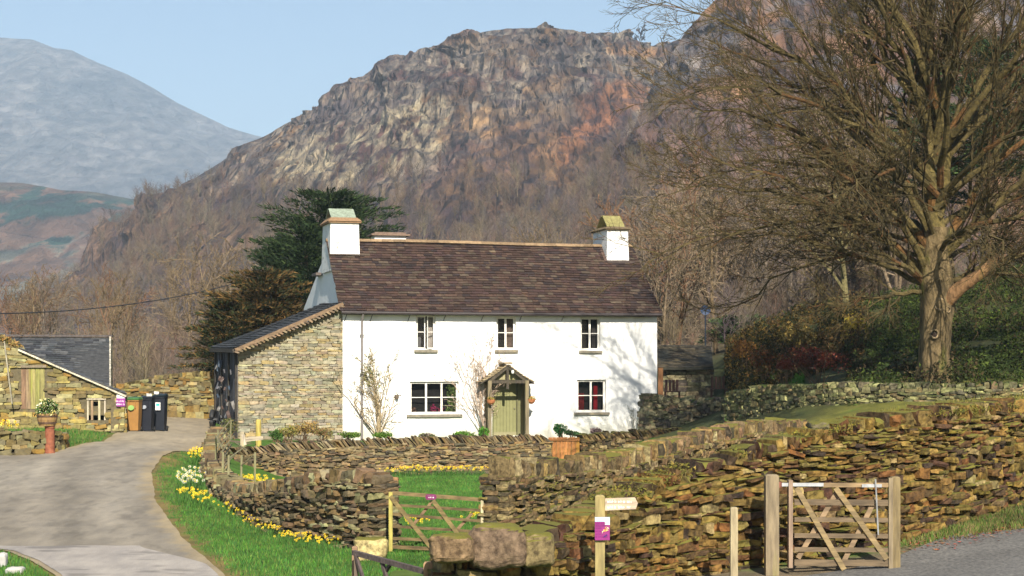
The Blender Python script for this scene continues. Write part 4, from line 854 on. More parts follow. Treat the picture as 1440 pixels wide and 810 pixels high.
# shed right of the house
sh_ = empty('stone_shed', P(960, 558, 70), 'small dark stone shed with mossy slate roof right of the white farmhouse', 'shed')
m = MB(); stonewall_flat(m, 926, 1003, 70, 70, lambda p: 2.78, lambda p: .9, PAL_D*1.1, .3, .12); m.build('wall', M['stone_dark'], sh_)
m = MB(); slates(m, P(921,517,69.6), P(1003,516,69.6), P(1000,486,72.5), P(921,485,72.5), .2, .34, np.array([(.10,.085,.06),(.075,.065,.05),(.13,.11,.07)])); m.prism([P(921,517,69.6), P(1003,516,69.6), P(1000,486,72.5), P(921,485,72.5)], (0,0,-.1), (.04,.04,.03)); m.build('roof', M['slate'], sh_)
m = MB(); bx(m, 925.5, 517, 932.5, 560, 69.5, .15, (.18,.09,.04)); m.build('post', M['wood'], sh_)
for px, py, Y, c, lab in ((945, 549, 66, (.06,.03,.025), 'dark red garden seat in front of the small shed'), (1010, 545, 65, (.08,.045,.035), 'reddish wooden chair back showing above the low enclosure wall')):
    p = P(px, py+14, Y); e = empty('garden_chair', p, lab, 'seat'); m = MB(); 
    for k in range(4): m.box((p[0]-.25+k*.14, p[1]+.2, p[2]+.35), (p[0]-.15+k*.14, p[1]+.23, p[2]+.8), c)
    m.build('backrest', M['wood'], e); m = MB(); m.box((p[0]-.28,p[1]-.2,p[2]+.32),(p[0]+.32,p[1]+.2,p[2]+.36), c); m.build('seat', M['wood'], e)
    for sx in (-.26, .28):
        for sy in (-.18, .18): m = MB(); m.box((p[0]+sx-.02,p[1]+sy-.02,p[2]-.1),(p[0]+sx+.02,p[1]+sy+.02,p[2]+.32), c); m.build('leg', M['wood'], e)
p = P(992, 436, 80); zg = g1(p[0], p[1]); e = empty('satellite_dish', (p[0], p[1], zg), 'dark blue satellite dish on a thin pole behind the farmhouse garden', 'dish')
m = MB(); m.tube([(p[0], p[1], zg), (p[0], p[1], p[2])], .035, 6, (.05,.06,.08)); m.build('pole', M['metal'], e)
m = MB(); n_ = 20; th = np.arange(n_)*2*math.pi/n_; rr_ = np.array([0,.13,.24])[:, None]; X_ = rr_*np.cos(th); Z_ = rr_*.95*np.sin(th); Y_ = -.10+(rr_**2)*1.2*np.ones(n_)
for sgn in (0, .02):
    v = np.stack([p[0]+X_+0*Y_, p[1]-.05-Y_-sgn, p[2]+Z_], -1).reshape(-1, 3); i = np.arange(2)[:, None]*n_; j = np.arange(n_)[None]; k = (j+1) % n_
    m.add(v, [np.stack([i+j, i+k, i+n_+k, i+n_+j], -1).reshape(-1, 4)], (.03,.05,.10))
m.build('dish', M['paint'], e)
# ---------------------------------------------------------------- timber gates, posts, signs
def ztop(py, Y): return ZC-(py-HY)/F*Y
def post(px, py0, Y, w_, c, name, label, cat='post', round_=False, group=None, zb=None):
    x, _ = XY(px, Y); z0 = g1(x, Y)-.1 if zb is None else zb; z1 = ztop(py0, Y); m = MB()
    if round_: m.lathe([(w_/2*1.03, 0), (w_/2, z1-z0-.03), (w_/2*.8, z1-z0), (0, z1-z0+.015)], (x, Y, z0), 14, c)
    else:
        m.box((x-w_/2, Y-w_/2, z0), (x+w_/2, Y+w_/2, z1-.02), c); h = w_/2
        m.add([(x-h,Y-h,z1-.02),(x+h,Y-h,z1-.02),(x+h,Y+h,z1-.02),(x-h,Y+h,z1-.02),(x-h*.7,Y-h*.7,z1),(x+h*.7,Y-h*.7,z1),(x+h*.7,Y+h*.7,z1),(x-h*.7,Y+h*.7,z1)], [BQ], c)
    return tag(m.build(name, M['wood'], org=(x, Y, z0)), label, cat, group)
WD = np.array([.34,.26,.16])
post(1085, 667, 24.6, .19, (.22,.18,.12), 'gate_post', 'tall pale square gate post left of the small wicket gate', zb=-.3)
post(1258.5, 670, 24.7, .13, (.19,.15,.08), 'gate_post', 'slim gate post right of the small wicket gate', zb=-.3)
post(1032, 713, 23.6, .10, (.36,.31,.20), 'wooden_stake', 'thin grey stake between the signpost and the wicket gate', zb=-.4)
post(843.5, 696, 22.3, .125, (.29,.24,.11), 'sign_post', 'square wooden post that carries the arrow board and the purple notice', zb=-.5)
# wicket gate
Yg = 24.65
wg = empty('wicket_gate', P(1180, 800, Yg), 'small weathered wooden gate with five bars and long metal latch between two posts', 'gate')
def GP_(px, py, dy=0): return P(px, py, Yg+dy)
def gpart(name, items, mt, parent):
    m = MB()
    for a, b, w_, h_, c in items: m.bar(a, b, w_, h_, c)
    return m.build(name, M[mt], parent)
gpart('stile', [(GP_(1111,675), GP_(1111,798), .06, .15, (.27,.20,.15))], 'wood', wg)
gpart('stile', [(GP_(1252,672), GP_(1252,803), .06, .08, (.22,.18,.12))], 'wood', wg)
gpart('rail', [(GP_(1116,682,.0), GP_(1250,682,.0), .05, .062, (.26,.19,.11))], 'woodh', wg)
for py, h_ in ((706,.085),(730.5,.065),(753,.065),(772.5,.065),(791,.09)): gpart('rail', [(GP_(1117,py), GP_(1250,py+1), .028, h_, np.array([.17,.13,.085])*R.uniform(.8,1.2))], 'woodh', wg)
for a, b, dy in (((1120,686),(1187,801),-.035), ((1175,686),(1247,786),-.035)): gpart('brace', [(GP_(*a,dy), GP_(*b,dy), .03, .075, (.24,.185,.10))], 'woodh', wg)
for a, b, dy in (((1178,690),(1122,785),.035), ((1232,700),(1185,792),.035)): gpart('brace', [(GP_(*a,dy), GP_(*b,dy), .03, .07, (.26,.19,.12))], 'woodh', wg)
gpart('hinge_strap', [(GP_(1094,681.5,-.045), GP_(1158,681.5,-.045), .012, .05, (.42,.43,.44))], 'metal', wg)
gpart('latch_plate', [(GP_(1212,683,-.045), GP_(1240,683,-.045), .012, .045, (.42,.43,.44))], 'metal', wg)
m = MB(); m.tube([GP_(1231,674,-.07), GP_(1232,690,-.07), GP_(1235,752,-.07)], .012, 6, (.5,.5,.5)); m.build('latch_lever', M['metal'], wg)
m = MB(); m.lathe([(.0,-.05),(.04,-.04),(.04,.04),(0,.05)], GP_(1096,681.5,-.03), 10, (.25,.10,.07)); m.build('hinge_pin', M['metal'], wg)
# arrow board + notice
Ys = 22.22; e = empty('arrow_board', P(873, 709, Ys), 'pale wooden fingerboard pointing right on the signpost', 'sign')
m = MB(); pts = [P(851,701,Ys),P(893,699.5,Ys),P(897,707.5,Ys),P(894,716,Ys),P(851,718,Ys)]; m.prism(pts, (0,.035,0), (.46,.38,.30)); m.build('board', M['woodh'], e)
m = MB(); x0 = P(853,0,Ys)[0]; x1 = P(890,0,Ys)[0]; glyphs(m, x0+.01, x1-.02, P(0,707.2,Ys)[2], Ys-.004, .04, (.78,.72,.66), 11); glyphs(m, x0+.01, x1-.03, P(0,715,Ys)[2], Ys-.004, .04, (.76,.70,.64), 12); m.build('lettering', M['plain'], e)
Ys = 22.2; e = empty('purple_notice', P(847, 743, Ys), 'magenta printed notice with pale header fixed to the signpost', 'sign')
m = MB(); a = P(836.5,759.5,Ys); b = P(857.5,727,Ys); m.box((a[0],Ys-.012,a[2]),(b[0],Ys,b[2]), (.24,.025,.16)); m.box((a[0],Ys-.016,b[2]-.06),(b[0],Ys-.012,b[2]), (.42,.50,.60)); m.box((a[0]+.13,Ys-.016,b[2]-.10),(b[0],Ys-.0125,b[2]-.06), (.75,.72,.72)); m.build('board', M['plain'], e)
m = MB()
for i, py in enumerate((735.5,738.5,742,746,750,754)): glyphs(m, a[0]+.012, a[0]+(.09 if 1 < i < 5 else .16), P(0,py+1.2,Ys)[2], Ys-.018, .013, (.16,.01,.14), 20+i)
p = P(851.5,744.5,Ys-.018); k = 26; pc = p+np.c_[rng.normal(0,.018,k), rng.uniform(-.003,0,k), rng.normal(0,.03,k)]; m.tris(pc[:, None]+rng.normal(0,1,(k,3,3))*np.array([.012,.0005,.012]), pick(np.array([(.75,.25,.05),(.8,.5,.2),(.7,.6,.4)]), k))
p = P(851,753,Ys-.018); m.tris(p+np.array([[[-.02,0,-.02],[.03,0,.0],[.02,0,.02]],[[-.01,-.001,.0],[-.025,-.001,-.025],[.01,-.001,-.02]]]), (.05,.02,.12)); m.build('print', M['plain'], e)
# five-bar gate
g5 = empty('five_bar_gate', P(545, 775, 32), 'wide five-bar field gate with yellow-lichened post end and small purple plaque', 'gate')
def G5(px, py, dy=0): Y = 32.2+(px-545)/135*(-.5)+dy; return P(px, py, Y)
def t5(px): return (px-550)/(678-550)
gpart('stile', [(G5(549.5,692), G5(549.5,775), .07, .09, (.40,.36,.10))], 'wood', g5); gpart('stile', [(G5(678,702), G5(678,772), .05, .07, (.42,.38,.25))], 'wood', g5)
for ya, yb, h_ in ((693,703,.07),(710,718,.05),(723,733,.05),(740,748,.05),(757,763,.055),(769,775,.065)): gpart('rail', [(G5(552,ya), G5(679,yb), .035, h_, np.array([.16,.12,.06])*R.uniform(.8,1.15))], 'woodh', g5)
for a, b, dy in (((549,698),(612,777),-.04), ((609,704),(655,766),-.04)): gpart('brace', [(G5(*a,dy), G5(*b,dy), .03, .075, (.20,.155,.07))], 'woodh', g5)
for a, b, dy in (((608,705),(583,736),.04), ((664,722),(640,748),.04)): gpart('brace', [(G5(*a,dy), G5(*b,dy), .03, .055, (.22,.15,.09))], 'woodh', g5)
e = empty('gate_plaque', G5(606,699), 'small magenta plaque on the top rail of the five-bar gate', 'sign')
m = MB(); c_ = G5(606,699,-.05); th = np.arange(16)*2*math.pi/16; m.prism([(c_[0]+.105*np.sign(math.cos(t))*abs(math.cos(t))**.6, c_[1], c_[2]+.055*np.sign(math.sin(t))*abs(math.sin(t))**.6) for t in th], (0,.015,0), (.16,.02,.09)); m.build('board', M['plain'], e)
m = MB(); glyphs(m, c_[0]-.05, c_[0]+.05, c_[2]-.02, c_[1]-.004, .025, (.8,.7,.75), 33); glyphs(m, c_[0]-.06, c_[0]+.06, c_[2]+.015, c_[1]-.004, .014, (.5,.3,.4), 34); m.build('lettering', M['plain'], e)
post(554.5, 671, 33.4, .16, (.30,.17,.08), 'gate_post', 'square brown gate post behind the hinge end of the five-bar gate')
post(683.5, 690, 31.9, .15, (.03,.035,.045), 'gate_post', 'dark rounded gate post at the latch end of the five-bar gate', round_=True)
# dark low gate at the bottom edge
lg = empty('low_gate', P(545, 805, 24), 'dark angled wooden gate top cut by the bottom edge of the picture', 'gate')
def LG(px, py, Y): return P(px, py, Y)
gpart('rail', [(LG(497,777,25), LG(602,805,23.2), .06, .07, (.10,.08,.08))], 'woodh', lg)
gpart('rail', [(LG(497,822,25), LG(602,860,23.2), .05, .07, (.10,.08,.08))], 'woodh', lg)
gpart('stile', [(LG(501,775,24.95), LG(501,870,24.95), .06, .07, (.13,.10,.08))], 'wood', lg)
gpart('brace', [(LG(500,780,24.9), LG(517,835,24.6), .04, .05, (.09,.07,.07))], 'wood', lg); gpart('brace', [(LG(537,790,24.3), LG(550,835,24.1), .04, .06, (.09,.07,.07))], 'wood', lg); gpart('brace', [(LG(549,793,24.1), LG(541,806,24.3), .04, .05, (.09,.07,.07))], 'wood', lg)
post(499, 768, 25.3, .08, (.26,.17,.11), 'gate_post', 'thin post at the left end of the dark low gate'); post(602, 790, 23.0, .12, (.34,.22,.13), 'gate_post', 'stubby worn post at the right end of the dark low gate')
# plank gate in garden wall
pg = empty('plank_gate', P(792, 645, 59.6), 'red-brown plank gate filling the gap in the garden wall below the farmhouse door', 'gate')
m = MB(); a = P(771,650,59.6); b = P(815,615,59.6)
for i in range(8): x0 = a[0]+(b[0]-a[0])*i/8; m.box((x0+.006,59.55,a[2]-.3),(x0+(b[0]-a[0])/8-.006,59.6,b[2]+R.uniform(-.01,.01)), np.array([.34,.15,.05])*R.uniform(.75,1.2))
m.build('planks', M['wood'], pg); m = MB()
for z in (b[2]-.12, a[2]+.0): m.box((a[0],59.51,z),(b[0],59.548,z+.07), (.24,.11,.04))
m.build('rail', M['woodh'], pg)
# hurdle fence on the curved wall
hf = empty('hurdle_fence', P(312, 670, 46), 'pale rustic hurdle fence of thin rails on the curved wall by the lean-to', 'fence')
hs = [(303,617,668,47),(313,636,678,43),(321,640,680,42.2),(339,640,684,41),(306,604,640,50),(324,590,618,53),(358,636,690,40.5)]
for px, y0, y1, Y in hs:
    m = MB(); m.tube([P(px,y1,Y), P(px+.8,y0,Y)], .028, 6, (.22,.21,.12)); m.build('stake', M['wood'], hf)
for a, b in (((303,617,47),(323,592,53)),((304,624,47),(322,602,53)),((305,633,47),(324,610,52)),((312,636,43),(328,613,50)),((313,646,43),(326,624,50)),((314,657,43),(335,634,48)),((321,645,42.2),(345,628,44)),((321,668,42.2),(356,676,40.6)),((303,650,47),(313,668,43)),((339,655,41),(357,640,40.6)),((312,630,44),(303,612,47)),((330,622,50),(347,633,46))):
    m = MB(); m.tube([P(*a), P(*b)], .02, 5, (.22,.20,.12)); m.build('rail', M['wood'], hf)
post(363.5, 590, 60, .2, (.42,.34,.10), 'fence_post', 'yellow-lichened round post in front of the lean-to wall', round_=True); post(341, 607, 59, .12, (.42,.37,.26), 'fence_post', 'short pale post beside the white-wood bench end')
be = empty('timber_trough', P(352, 622, 58), 'pale timber trough behind the garden wall near the lean-to', 'trough')
m = MB(); m.bar(P(343,618,58), P(370,615,58), .05, .10, (.40,.36,.28)); m.build('plank', M['woodh'], be); m = MB(); m.bar(P(343,619.5,58.5), P(370,616.5,58.5), .05, .10, (.40,.36,.28)); m.build('plank', M['woodh'], be); m = MB(); m.bar(P(342,611,57.9), P(345,626,57.9), .06, .1, (.5,.45,.36)); m.build('end_board', M['wood'], be)

# ---------------------------------------------------------------- bins, planter, stones, cable
def bin_(px0, px1, py0, Y, body, lid, label, stick=None, top_=None):
    x0 = XY(px0, Y)[0]; x1 = XY(px1, Y)[0]; w_ = x1-x0; x = (x0+x1)/2; z0 = g1(x, Y)+.0; z1 = ztop(py0, Y); e = empty('wheelie_bin', (x, Y, z0), label, 'bin', 'wheelie bins by the rubble wall')
    m = MB(); h = w_/2; zl = z1-.1; v = []
    for z, k in ((z0+.06,.80),(z0+.5,.88),(zl,.97)):
        v.append([(x-h*k, Y-.3*k, z), (x+h*k, Y-.3*k, z), (x+h*k, Y+.3*k, z), (x-h*k, Y+.3*k, z)])
    for a_, b_ in zip(v[:-1], v[1:]): m.add(a_+b_, [BQ], body)
    m.box((x-h, Y-.33, zl-.05), (x+h, Y+.32, zl), body); m.box((x-h*.5, Y-.34, zl-.3),(x-h*.42, Y-.3, zl-.05), body); m.box((x+h*.42, Y-.34, zl-.3),(x+h*.5, Y-.3, zl-.05), body); m.build('body', M['plain'], e)
    m = MB(); m.add([(x-h*1.04,Y-.36,zl+.004),(x+h*1.04,Y-.36,zl+.004),(x+h*1.04,Y+.36,zl+.004),(x-h*1.04,Y+.36,zl+.004),(x-h*.9,Y-.27,zl+.06),(x+h*.9,Y-.27,zl+.06),(x+h*.9,Y+.3,zl+.10),(x-h*.9,Y+.3,zl+.10)], [BQ], lid); m.tube([(x-h*.8,Y+.38,zl+.06),(x+h*.8,Y+.38,zl+.06)], .02, 6, lid); m.build('lid', M['plain'], e)
    for s_ in (-1, 1):
        m = MB(); m.tube([(x+s_*h*.86, Y+.26, z0+.1), (x+s_*h*.98, Y+.26, z0+.1)], .1, 12, (.02,.02,.02)); m.build('wheel', M['plain'], e)
    if stick:
        m = MB(); (dx, zz, sw_, sh2, c, kind) = stick; zc_ = zl-zz
        if kind == 'oval': th = np.arange(16)*2*math.pi/16; m.prism([(x+dx+sw_*math.cos(t), Y-.36, zc_+sh2*math.sin(t)) for t in th], (0,.06,0), c)
        else: m.box((x+dx-sw_,Y-.36,zc_-sh2),(x+dx+sw_,Y-.30,zc_+sh2), c); m.box((x+dx-sw_*.7,Y-.363,zc_+sh2*.1),(x+dx+sw_*.7,Y-.3601,zc_+sh2*.7), (.03,.40,.38))
        m.build('sticker', M['plain'], e)
    if top_ is not None: m = MB(); stones(m, [(x+top_, Y-.1, zl+.13)], [[.09,.08,.05]], np.array([.2]), np.array([.0]), np.array([[.6,.6,.6]]), .15); m.build('lid_stone', M['stone_dry'], e)
    return e
bin_(179, 198, 558, 60.5, (.30,.155,.045), (.05,.13,.03), 'brown-orange wheelie bin with green lid, leftmost of the three bins', (-.03,.28,.11,.09,(.25,.42,.12),'oval'))
bin_(197.5, 216, 556.5, 61.5, (.012,.014,.022), (.01,.012,.016), 'black wheelie bin with an oval pale badge, middle of the three bins', (-.04,.3,.09,.07,(.30,.32,.36),'oval'), .1)
bin_(217, 234, 553.5, 63, (.012,.015,.022), (.01,.016,.018), 'black wheelie bin with a white and teal rectangular sticker', (-.02,.36,.09,.14,(.75,.75,.72),'rect'), -.13)
pp = P(70, 637, 50.2); zg = g1(pp[0], pp[1]); e = empty('chimney_pot_pedestal', (pp[0], pp[1], zg), 'terracotta chimney pot standing at the roadside as a pedestal', 'pot')
m = MB(); zt_ = ztop(599, 50.2); m.lathe([(.18,-.05),(.16,0),(.145,.1),(.135,(zt_-zg)*.9),(.15,(zt_-zg)*.93),(.15,zt_-zg),(.1,zt_-zg)], (pp[0], pp[1], zg), 18, (.24,.085,.045)); m.build('pot_body', M['terra'], e)
pq = P(66.5, 599, 50.2); e = empty('barrel_planter', (pq[0], pq[1], zt_), 'half-barrel planter with cream daffodils on the terracotta pedestal', 'planter')
m = MB(); hb = ztop(581.5, 50.2)-zt_; m.lathe([(.0,.0),(.23,0),(.29,hb*.5),(.305,hb),(.27,hb),(.26,hb*.8),(0,hb*.8)], (pq[0], pq[1], zt_+.004), 20, (.27,.17,.075)); tb = m.build('tub', M['wood'], e)
m = MB(); m.lathe([(.25,.07),(.268,.07),(.276,.12),(.25,.12)], (pq[0], pq[1], zt_), 20, (.16,.10,.07)); m.lathe([(.28,hb*.72),(.306,hb*.72),(.312,hb*.86),(.28,hb*.86)], (pq[0], pq[1], zt_), 20, (.16,.10,.07)); m.build('hoop', M['metal'], tb)
def leafball(m, c, rx, rz_, n, pal, s_=.04, hemi=True):
    v = rng.normal(0, 1, (n, 3)); v /= np.linalg.norm(v, axis=1)[:, None]; v[:, 2] = abs(v[:, 2]) if hemi else v[:, 2]
    pc = np.array(c)+v*np.array([rx, rx, rz_])*rng.uniform(.55, 1.02, (n, 1)); m.tris(pc[:, None]+rng.normal(0, s_, (n, 3, 3)), pick(pal, n))
m = MB(); zc_ = zt_+hb*.9; leafball(m, (pq[0], pq[1], zc_), .33, .45, 1100, np.array([(.05,.10,.02),(.03,.07,.015),(.09,.14,.03)]), .035); m.build('foliage', M['leaf'], e)
m = MB(); leafball(m, (pq[0], pq[1], zc_+.04), .35, .45, 420, np.array([(.62,.58,.28),(.70,.68,.5),(.62,.52,.15)]), .028); m.build('blossoms', M['petal'], e)
for px, py, Y, s_, lab in ((2, 778, 31, (.10,.09,.14), 'white-painted upright boulder on the grass at the left edge'), (22, 804, 30.2, (.15,.12,.075), 'white-painted flat boulder in the bottom left corner')):
    p = P(px, py, Y); m = MB(); stones(m, [(p[0], p[1], g1(p[0], Y)+s_[2]*.7)], [s_], np.array([.2]), np.array([.1]), np.array([[.72,.70,.68]]), .14) if False else rock(m, (p[0], p[1], g1(p[0], Y)+s_[2]*.7), s_, (.50,.49,.47), int(px)); o = m.build('painted_stone', M['render'], org=p, smooth=True); tag(o, lab, 'stone')
p = P(521, 765, 31.6); m = MB(); rock(m, (p[0], p[1], g1(p[0], p[1])+.18), (.31,.22,.22), (.38,.33,.17), 4); tag(m.build('boulder', M['stone'], org=p, smooth=True), 'large lichened boulder at the wall end left of the five-bar gate', 'boulder')
a = P(-60, 441, 62); b = P(396, 378, 88); t = np.linspace(0, 1, 40)[:, None]; pts = a*(1-t)+b*t; pts[:, 2] -= 1.15*4*t[:, 0]*(1-t[:, 0])*.55
m = MB(); m.tube(pts, .022, 5, (.03,.03,.035)); tag(m.build('overhead_cable', M['plain'], org=a), 'thin dark overhead cable sagging across the left side towards the conifer', 'cable')

# ---------------------------------------------------------------- trees
def unit(v): return v/(np.linalg.norm(v)+1e-9)
def grow(seg, p, d, L_, r, lev, spec, depth=0):
    # spec per level: (nseg, wander, lift, nchild, angle, lenratio)
    ns, wan, lift, nc, ang, lr_ = spec[lev]; sl = L_/ns; pts = [p]; ds = []
    for i in range(ns):
        d = unit(d+np.array([R.gauss(0, wan), R.gauss(0, wan), R.gauss(0, wan)+lift])); q_ = p+d*sl
        ra = r*(1-i/ns*.75); rb_ = r*(1-(i+1)/ns*.75); seg.append((p, q_, ra, rb_, lev)); p = q_; pts.append(p); ds.append(d)
    if lev+1 < len(spec):
        for k in range(nc):
            t = (k+.5+R.uniform(-.4, .4))/nc*.82+.18; i = min(int(t*ns), ns-1); b0 = pts[i]+(pts[i+1]-pts[i])*(t*ns-i)
            dd = ds[i]; ax = unit(np.cross(dd, np.array([R.gauss(0,1), R.gauss(0,1), R.gauss(0,1)]))); a_ = rad(ang)*R.uniform(.6, 1.3)
            nd = unit(dd*math.cos(a_)+ax*math.sin(a_)); rr_ = r*(1-t*.75)*R.uniform(.45, .65)
            grow(seg, b0, nd, L_*lr_*R.uniform(.6, 1.25)*(1.1-.5*t), max(rr_, .009), lev+1, spec)
def segmesh(mb, seg, cfun, n=3):
    p = np.array([s_[0] for s_ in seg]); q_ = np.array([s_[1] for s_ in seg]); r0 = np.array([s_[2] for s_ in seg]); r1 = np.array([s_[3] for s_ in seg])
    mb.segs(p, q_, r0, r1, cfun(p, r0), n)
# big bare sycamore
TX, TY = XY(1315, 52.6); TZ = g1(TX, TY)
syc = empty('bare_sycamore', (TX, TY, TZ), 'huge spreading leafless tree with knotholed trunk on the bank at the right', 'tree')
tz = lambda py: ztop(py, TY)
def tx(px): return (px-720)/F*TY
tp_ = [(tx(1315),TZ-.3,.74),(tx(1313),TZ+.2,.60),(tx(1313),tz(500),.53),(tx(1316),tz(460),.54),(tx(1318),tz(425),.60),(tx(1316),tz(395),.58),(tx(1316),tz(360),.46),(tx(1318),tz(320),.42)]
m = MB(); K = 28; th = np.arange(K)*2*math.pi/K; zz = np.linspace(tp_[0][1], tp_[-1][1], 60); V_ = []
for z in zz:
    x = np.interp(z, [a[1] for a in tp_], [a[0] for a in tp_]); r_ = .86*np.interp(z, [a[1] for a in tp_], [a[2] for a in tp_])
    fl = .16*np.exp(-(z-TZ)/.5); rr_ = r_*(1+(fl+.05)*np.sin(th*5+z*.3)+.16*(vnoise(th*0+np.cos(th)*2.3+9, np.sin(th)*2.3+z*1.2, 5)-.5)+.10*(vnoise(np.cos(th)*6+9, np.sin(th)*6+z*4, 8)-.5))
    V_.append(np.c_[x+rr_*np.cos(th), TY+rr_*np.sin(th)*.95, np.full(K, z)])
V_ = np.array(V_); i = np.arange(59)[:, None]*K; j = np.arange(K)[None]; k = (j+1) % K
m.add(V_.reshape(-1, 3), [np.stack([i+j, i+k, i+K+k, i+K+j], -1).reshape(-1, 4)], (.15,.115,.06)); m.build('trunk', M['trunk'], syc, smooth=True)
for px, py, s_ in ((1317, 429, .15), (1309, 470, .11), (1328, 436, .07)):
    c_ = np.array([tx(px), TY-.50, tz(py)]); kk = MB(); th2 = np.linspace(0, 2*math.pi, 17); kk.tube(np.c_[c_[0]+s_*np.cos(th2), c_[1]+.05+.03*np.cos(th2*2), c_[2]+s_*1.15*np.sin(th2)], s_*.26, 7, (.24,.18,.11), cap=False); kk.prism([(c_[0]+s_*.9*math.cos(t), c_[1]+.06, c_[2]+s_*1.05*math.sin(t)) for t in th2[:-1]], (0,.05,0), (.03,.02,.015)); kk.build('knothole', M['bark'], syc)
seg = []
def limb(p0, p1, tgt, r, spec, n=13):
    p0, p1, tgt = map(np.array, (p0, p1, tgt)); t = np.linspace(0, 1, n+1)[:, None]; c = (1-t)**2*p0+2*t*(1-t)*p1+t*t*tgt
    c[1:] += rng.normal(0, .13, (n, 3))*np.linspace(.3, 1, n)[:, None]*np.linalg.norm(tgt-p0)/8
    L_ = np.linalg.norm(tgt-p0)
    for i in range(n):
        ra = r*(1-i/n)**.8+.012; rb_ = r*(1-(i+1)/n)**.8+.012; seg.append((c[i], c[i+1], ra, rb_, 0))
    return c, L_
S2 = [(5, .13, .02, 8, 36, .46), (3, .16, .03, 5, 36, .55), (2, .18, .0, 0, 0, 0)]
def dress(c, L_, r, nb, spec=S2, ln=.42, start=.22):
    n = len(c)-1
    for k in range(nb):
        t = start+(1-start)*(k+R.random())/nb; i = min(int(t*n), n-1); b0 = c[i]+(c[i+1]-c[i])*(t*n-i); dd = unit(c[i+1]-c[i])
        ax = unit(np.cross(dd, np.array([R.gauss(0,1), R.gauss(0,1), R.gauss(0,1)]))); a_ = rad(R.uniform(18, 44)); nd = unit(dd*math.cos(a_)+ax*math.sin(a_)+np.array([0,0,.12]))
        grow(seg, b0, nd, L_*ln*R.uniform(.6, 1.2)*(1.15-.55*t), max(r*(1-t)**.8*.36, .02), 0, spec)
CX, CZ = tx(1318), tz(215)
limbs = []
N_L = 28
for k in range(N_L):
    az = k*2.39996; f_ = (k+.5)/N_L; el = rad(-36+112*f_**1.15); rx_, rz2 = 9.6, 9.8
    tgt = np.array([CX+rx_*math.cos(az)*math.cos(el)*R.uniform(.85,1.05), TY+rx_*.82*math.sin(az)*math.cos(el), CZ+rz2*math.sin(el)*R.uniform(.9,1.05)])
    zs_ = tz(400)+(f_)*5.5+R.uniform(-.4,.4); st = np.array([CX+R.uniform(-.15,.15), TY+R.uniform(-.15,.15), zs_]); mid = st+(tgt-st)*.42+np.array([0,0,1.1+1.2*math.cos(el)])
    limbs.append((st, mid, tgt, .11+.11*f_))
# hand-placed limbs seen in the photograph
def LM(pts, dy, r): a, b, c = pts; limbs.append((np.array([tx(a[0]), TY, tz(a[1])]), np.array([tx(b[0]), TY+dy*.5, tz(b[1])]), np.array([tx(c[0]), TY+dy, tz(c[1])]), r))
for pts, dy, r in ((((1300,385),(1270,290),(1080,205)),-2,.20),(((1305,360),(1260,250),(1030,105)),1,.20),(((1308,330),(1240,200),(1090,20)),-1,.2),(((1316,330),(1295,150),(1300,-120)),0,.30),(((1322,330),(1340,150),(1345,-150)),1,.28),
                   (((1328,360),(1380,300),(1500,190)),-1.5,.24),(((1330,340),(1400,240),(1480,60)),1,.22),(((1335,415),(1375,385),(1420,300)),-1,.2),(((1300,400),(1240,350),(1120,330)),-2.5,.16),(((1296,410),(1230,420),(1110,440)),-3,.12),
                   (((1298,395),(1200,280),(1000,240)),-3,.17),(((1300,380),(1180,260),(945,262)),-.5,.18),(((1305,350),(1180,190),(960,150)),-2,.18),(((1310,310),(1200,120),(1010,40)),2,.18),(((1300,400),(1180,330),(1020,320)),1.5,.14),(((1312,300),(1260,100),(1180,-80)),2,.2),(((1335,400),(1440,350),(1560,330)),1,.18)): LM(pts, dy, r)
for st, mid, tgt, r in limbs:
    c, L_ = limb(st, mid, tgt, r*.6, None); dress(c, L_, r, 19)
print('syc segs', len(seg))
def sycol(p, r):
    n = len(p); c = np.array([.070,.054,.022])*rng.uniform(.6, 1.3, (n, 1)); k = sstep(.03, .2, r)[:, None]; c = c*(1-k)+np.array([.125,.098,.034])*k
    red = (rng.random(n) < .12)[:, None]; return np.where(red, c*np.array([1.2,.8,.75]), c)
big = [s_ for s_ in seg if s_[2] > .045]; sml = [s_ for s_ in seg if s_[2] <= .045]
m = MB(); segmesh(m, big, sycol, 7); m.build('limbs', M['bark'], syc)
m = MB(); segmesh(m, sml, sycol, 3); m.build('twigs', M['bark'], syc)
# knotty stub limb at right, orange sunlight painted into its bark colour
m = MB(); m.tube([(tx(1326), TY-.2, tz(425)), (tx(1345), TY-.5, tz(405)), (tx(1372), TY-.8, tz(385)), (tx(1392), TY-.9, tz(362))], [.27,.21,.16,.12], 12, (.20,.12,.06)); m.build('low_limb', M['trunk'], syc, smooth=True)

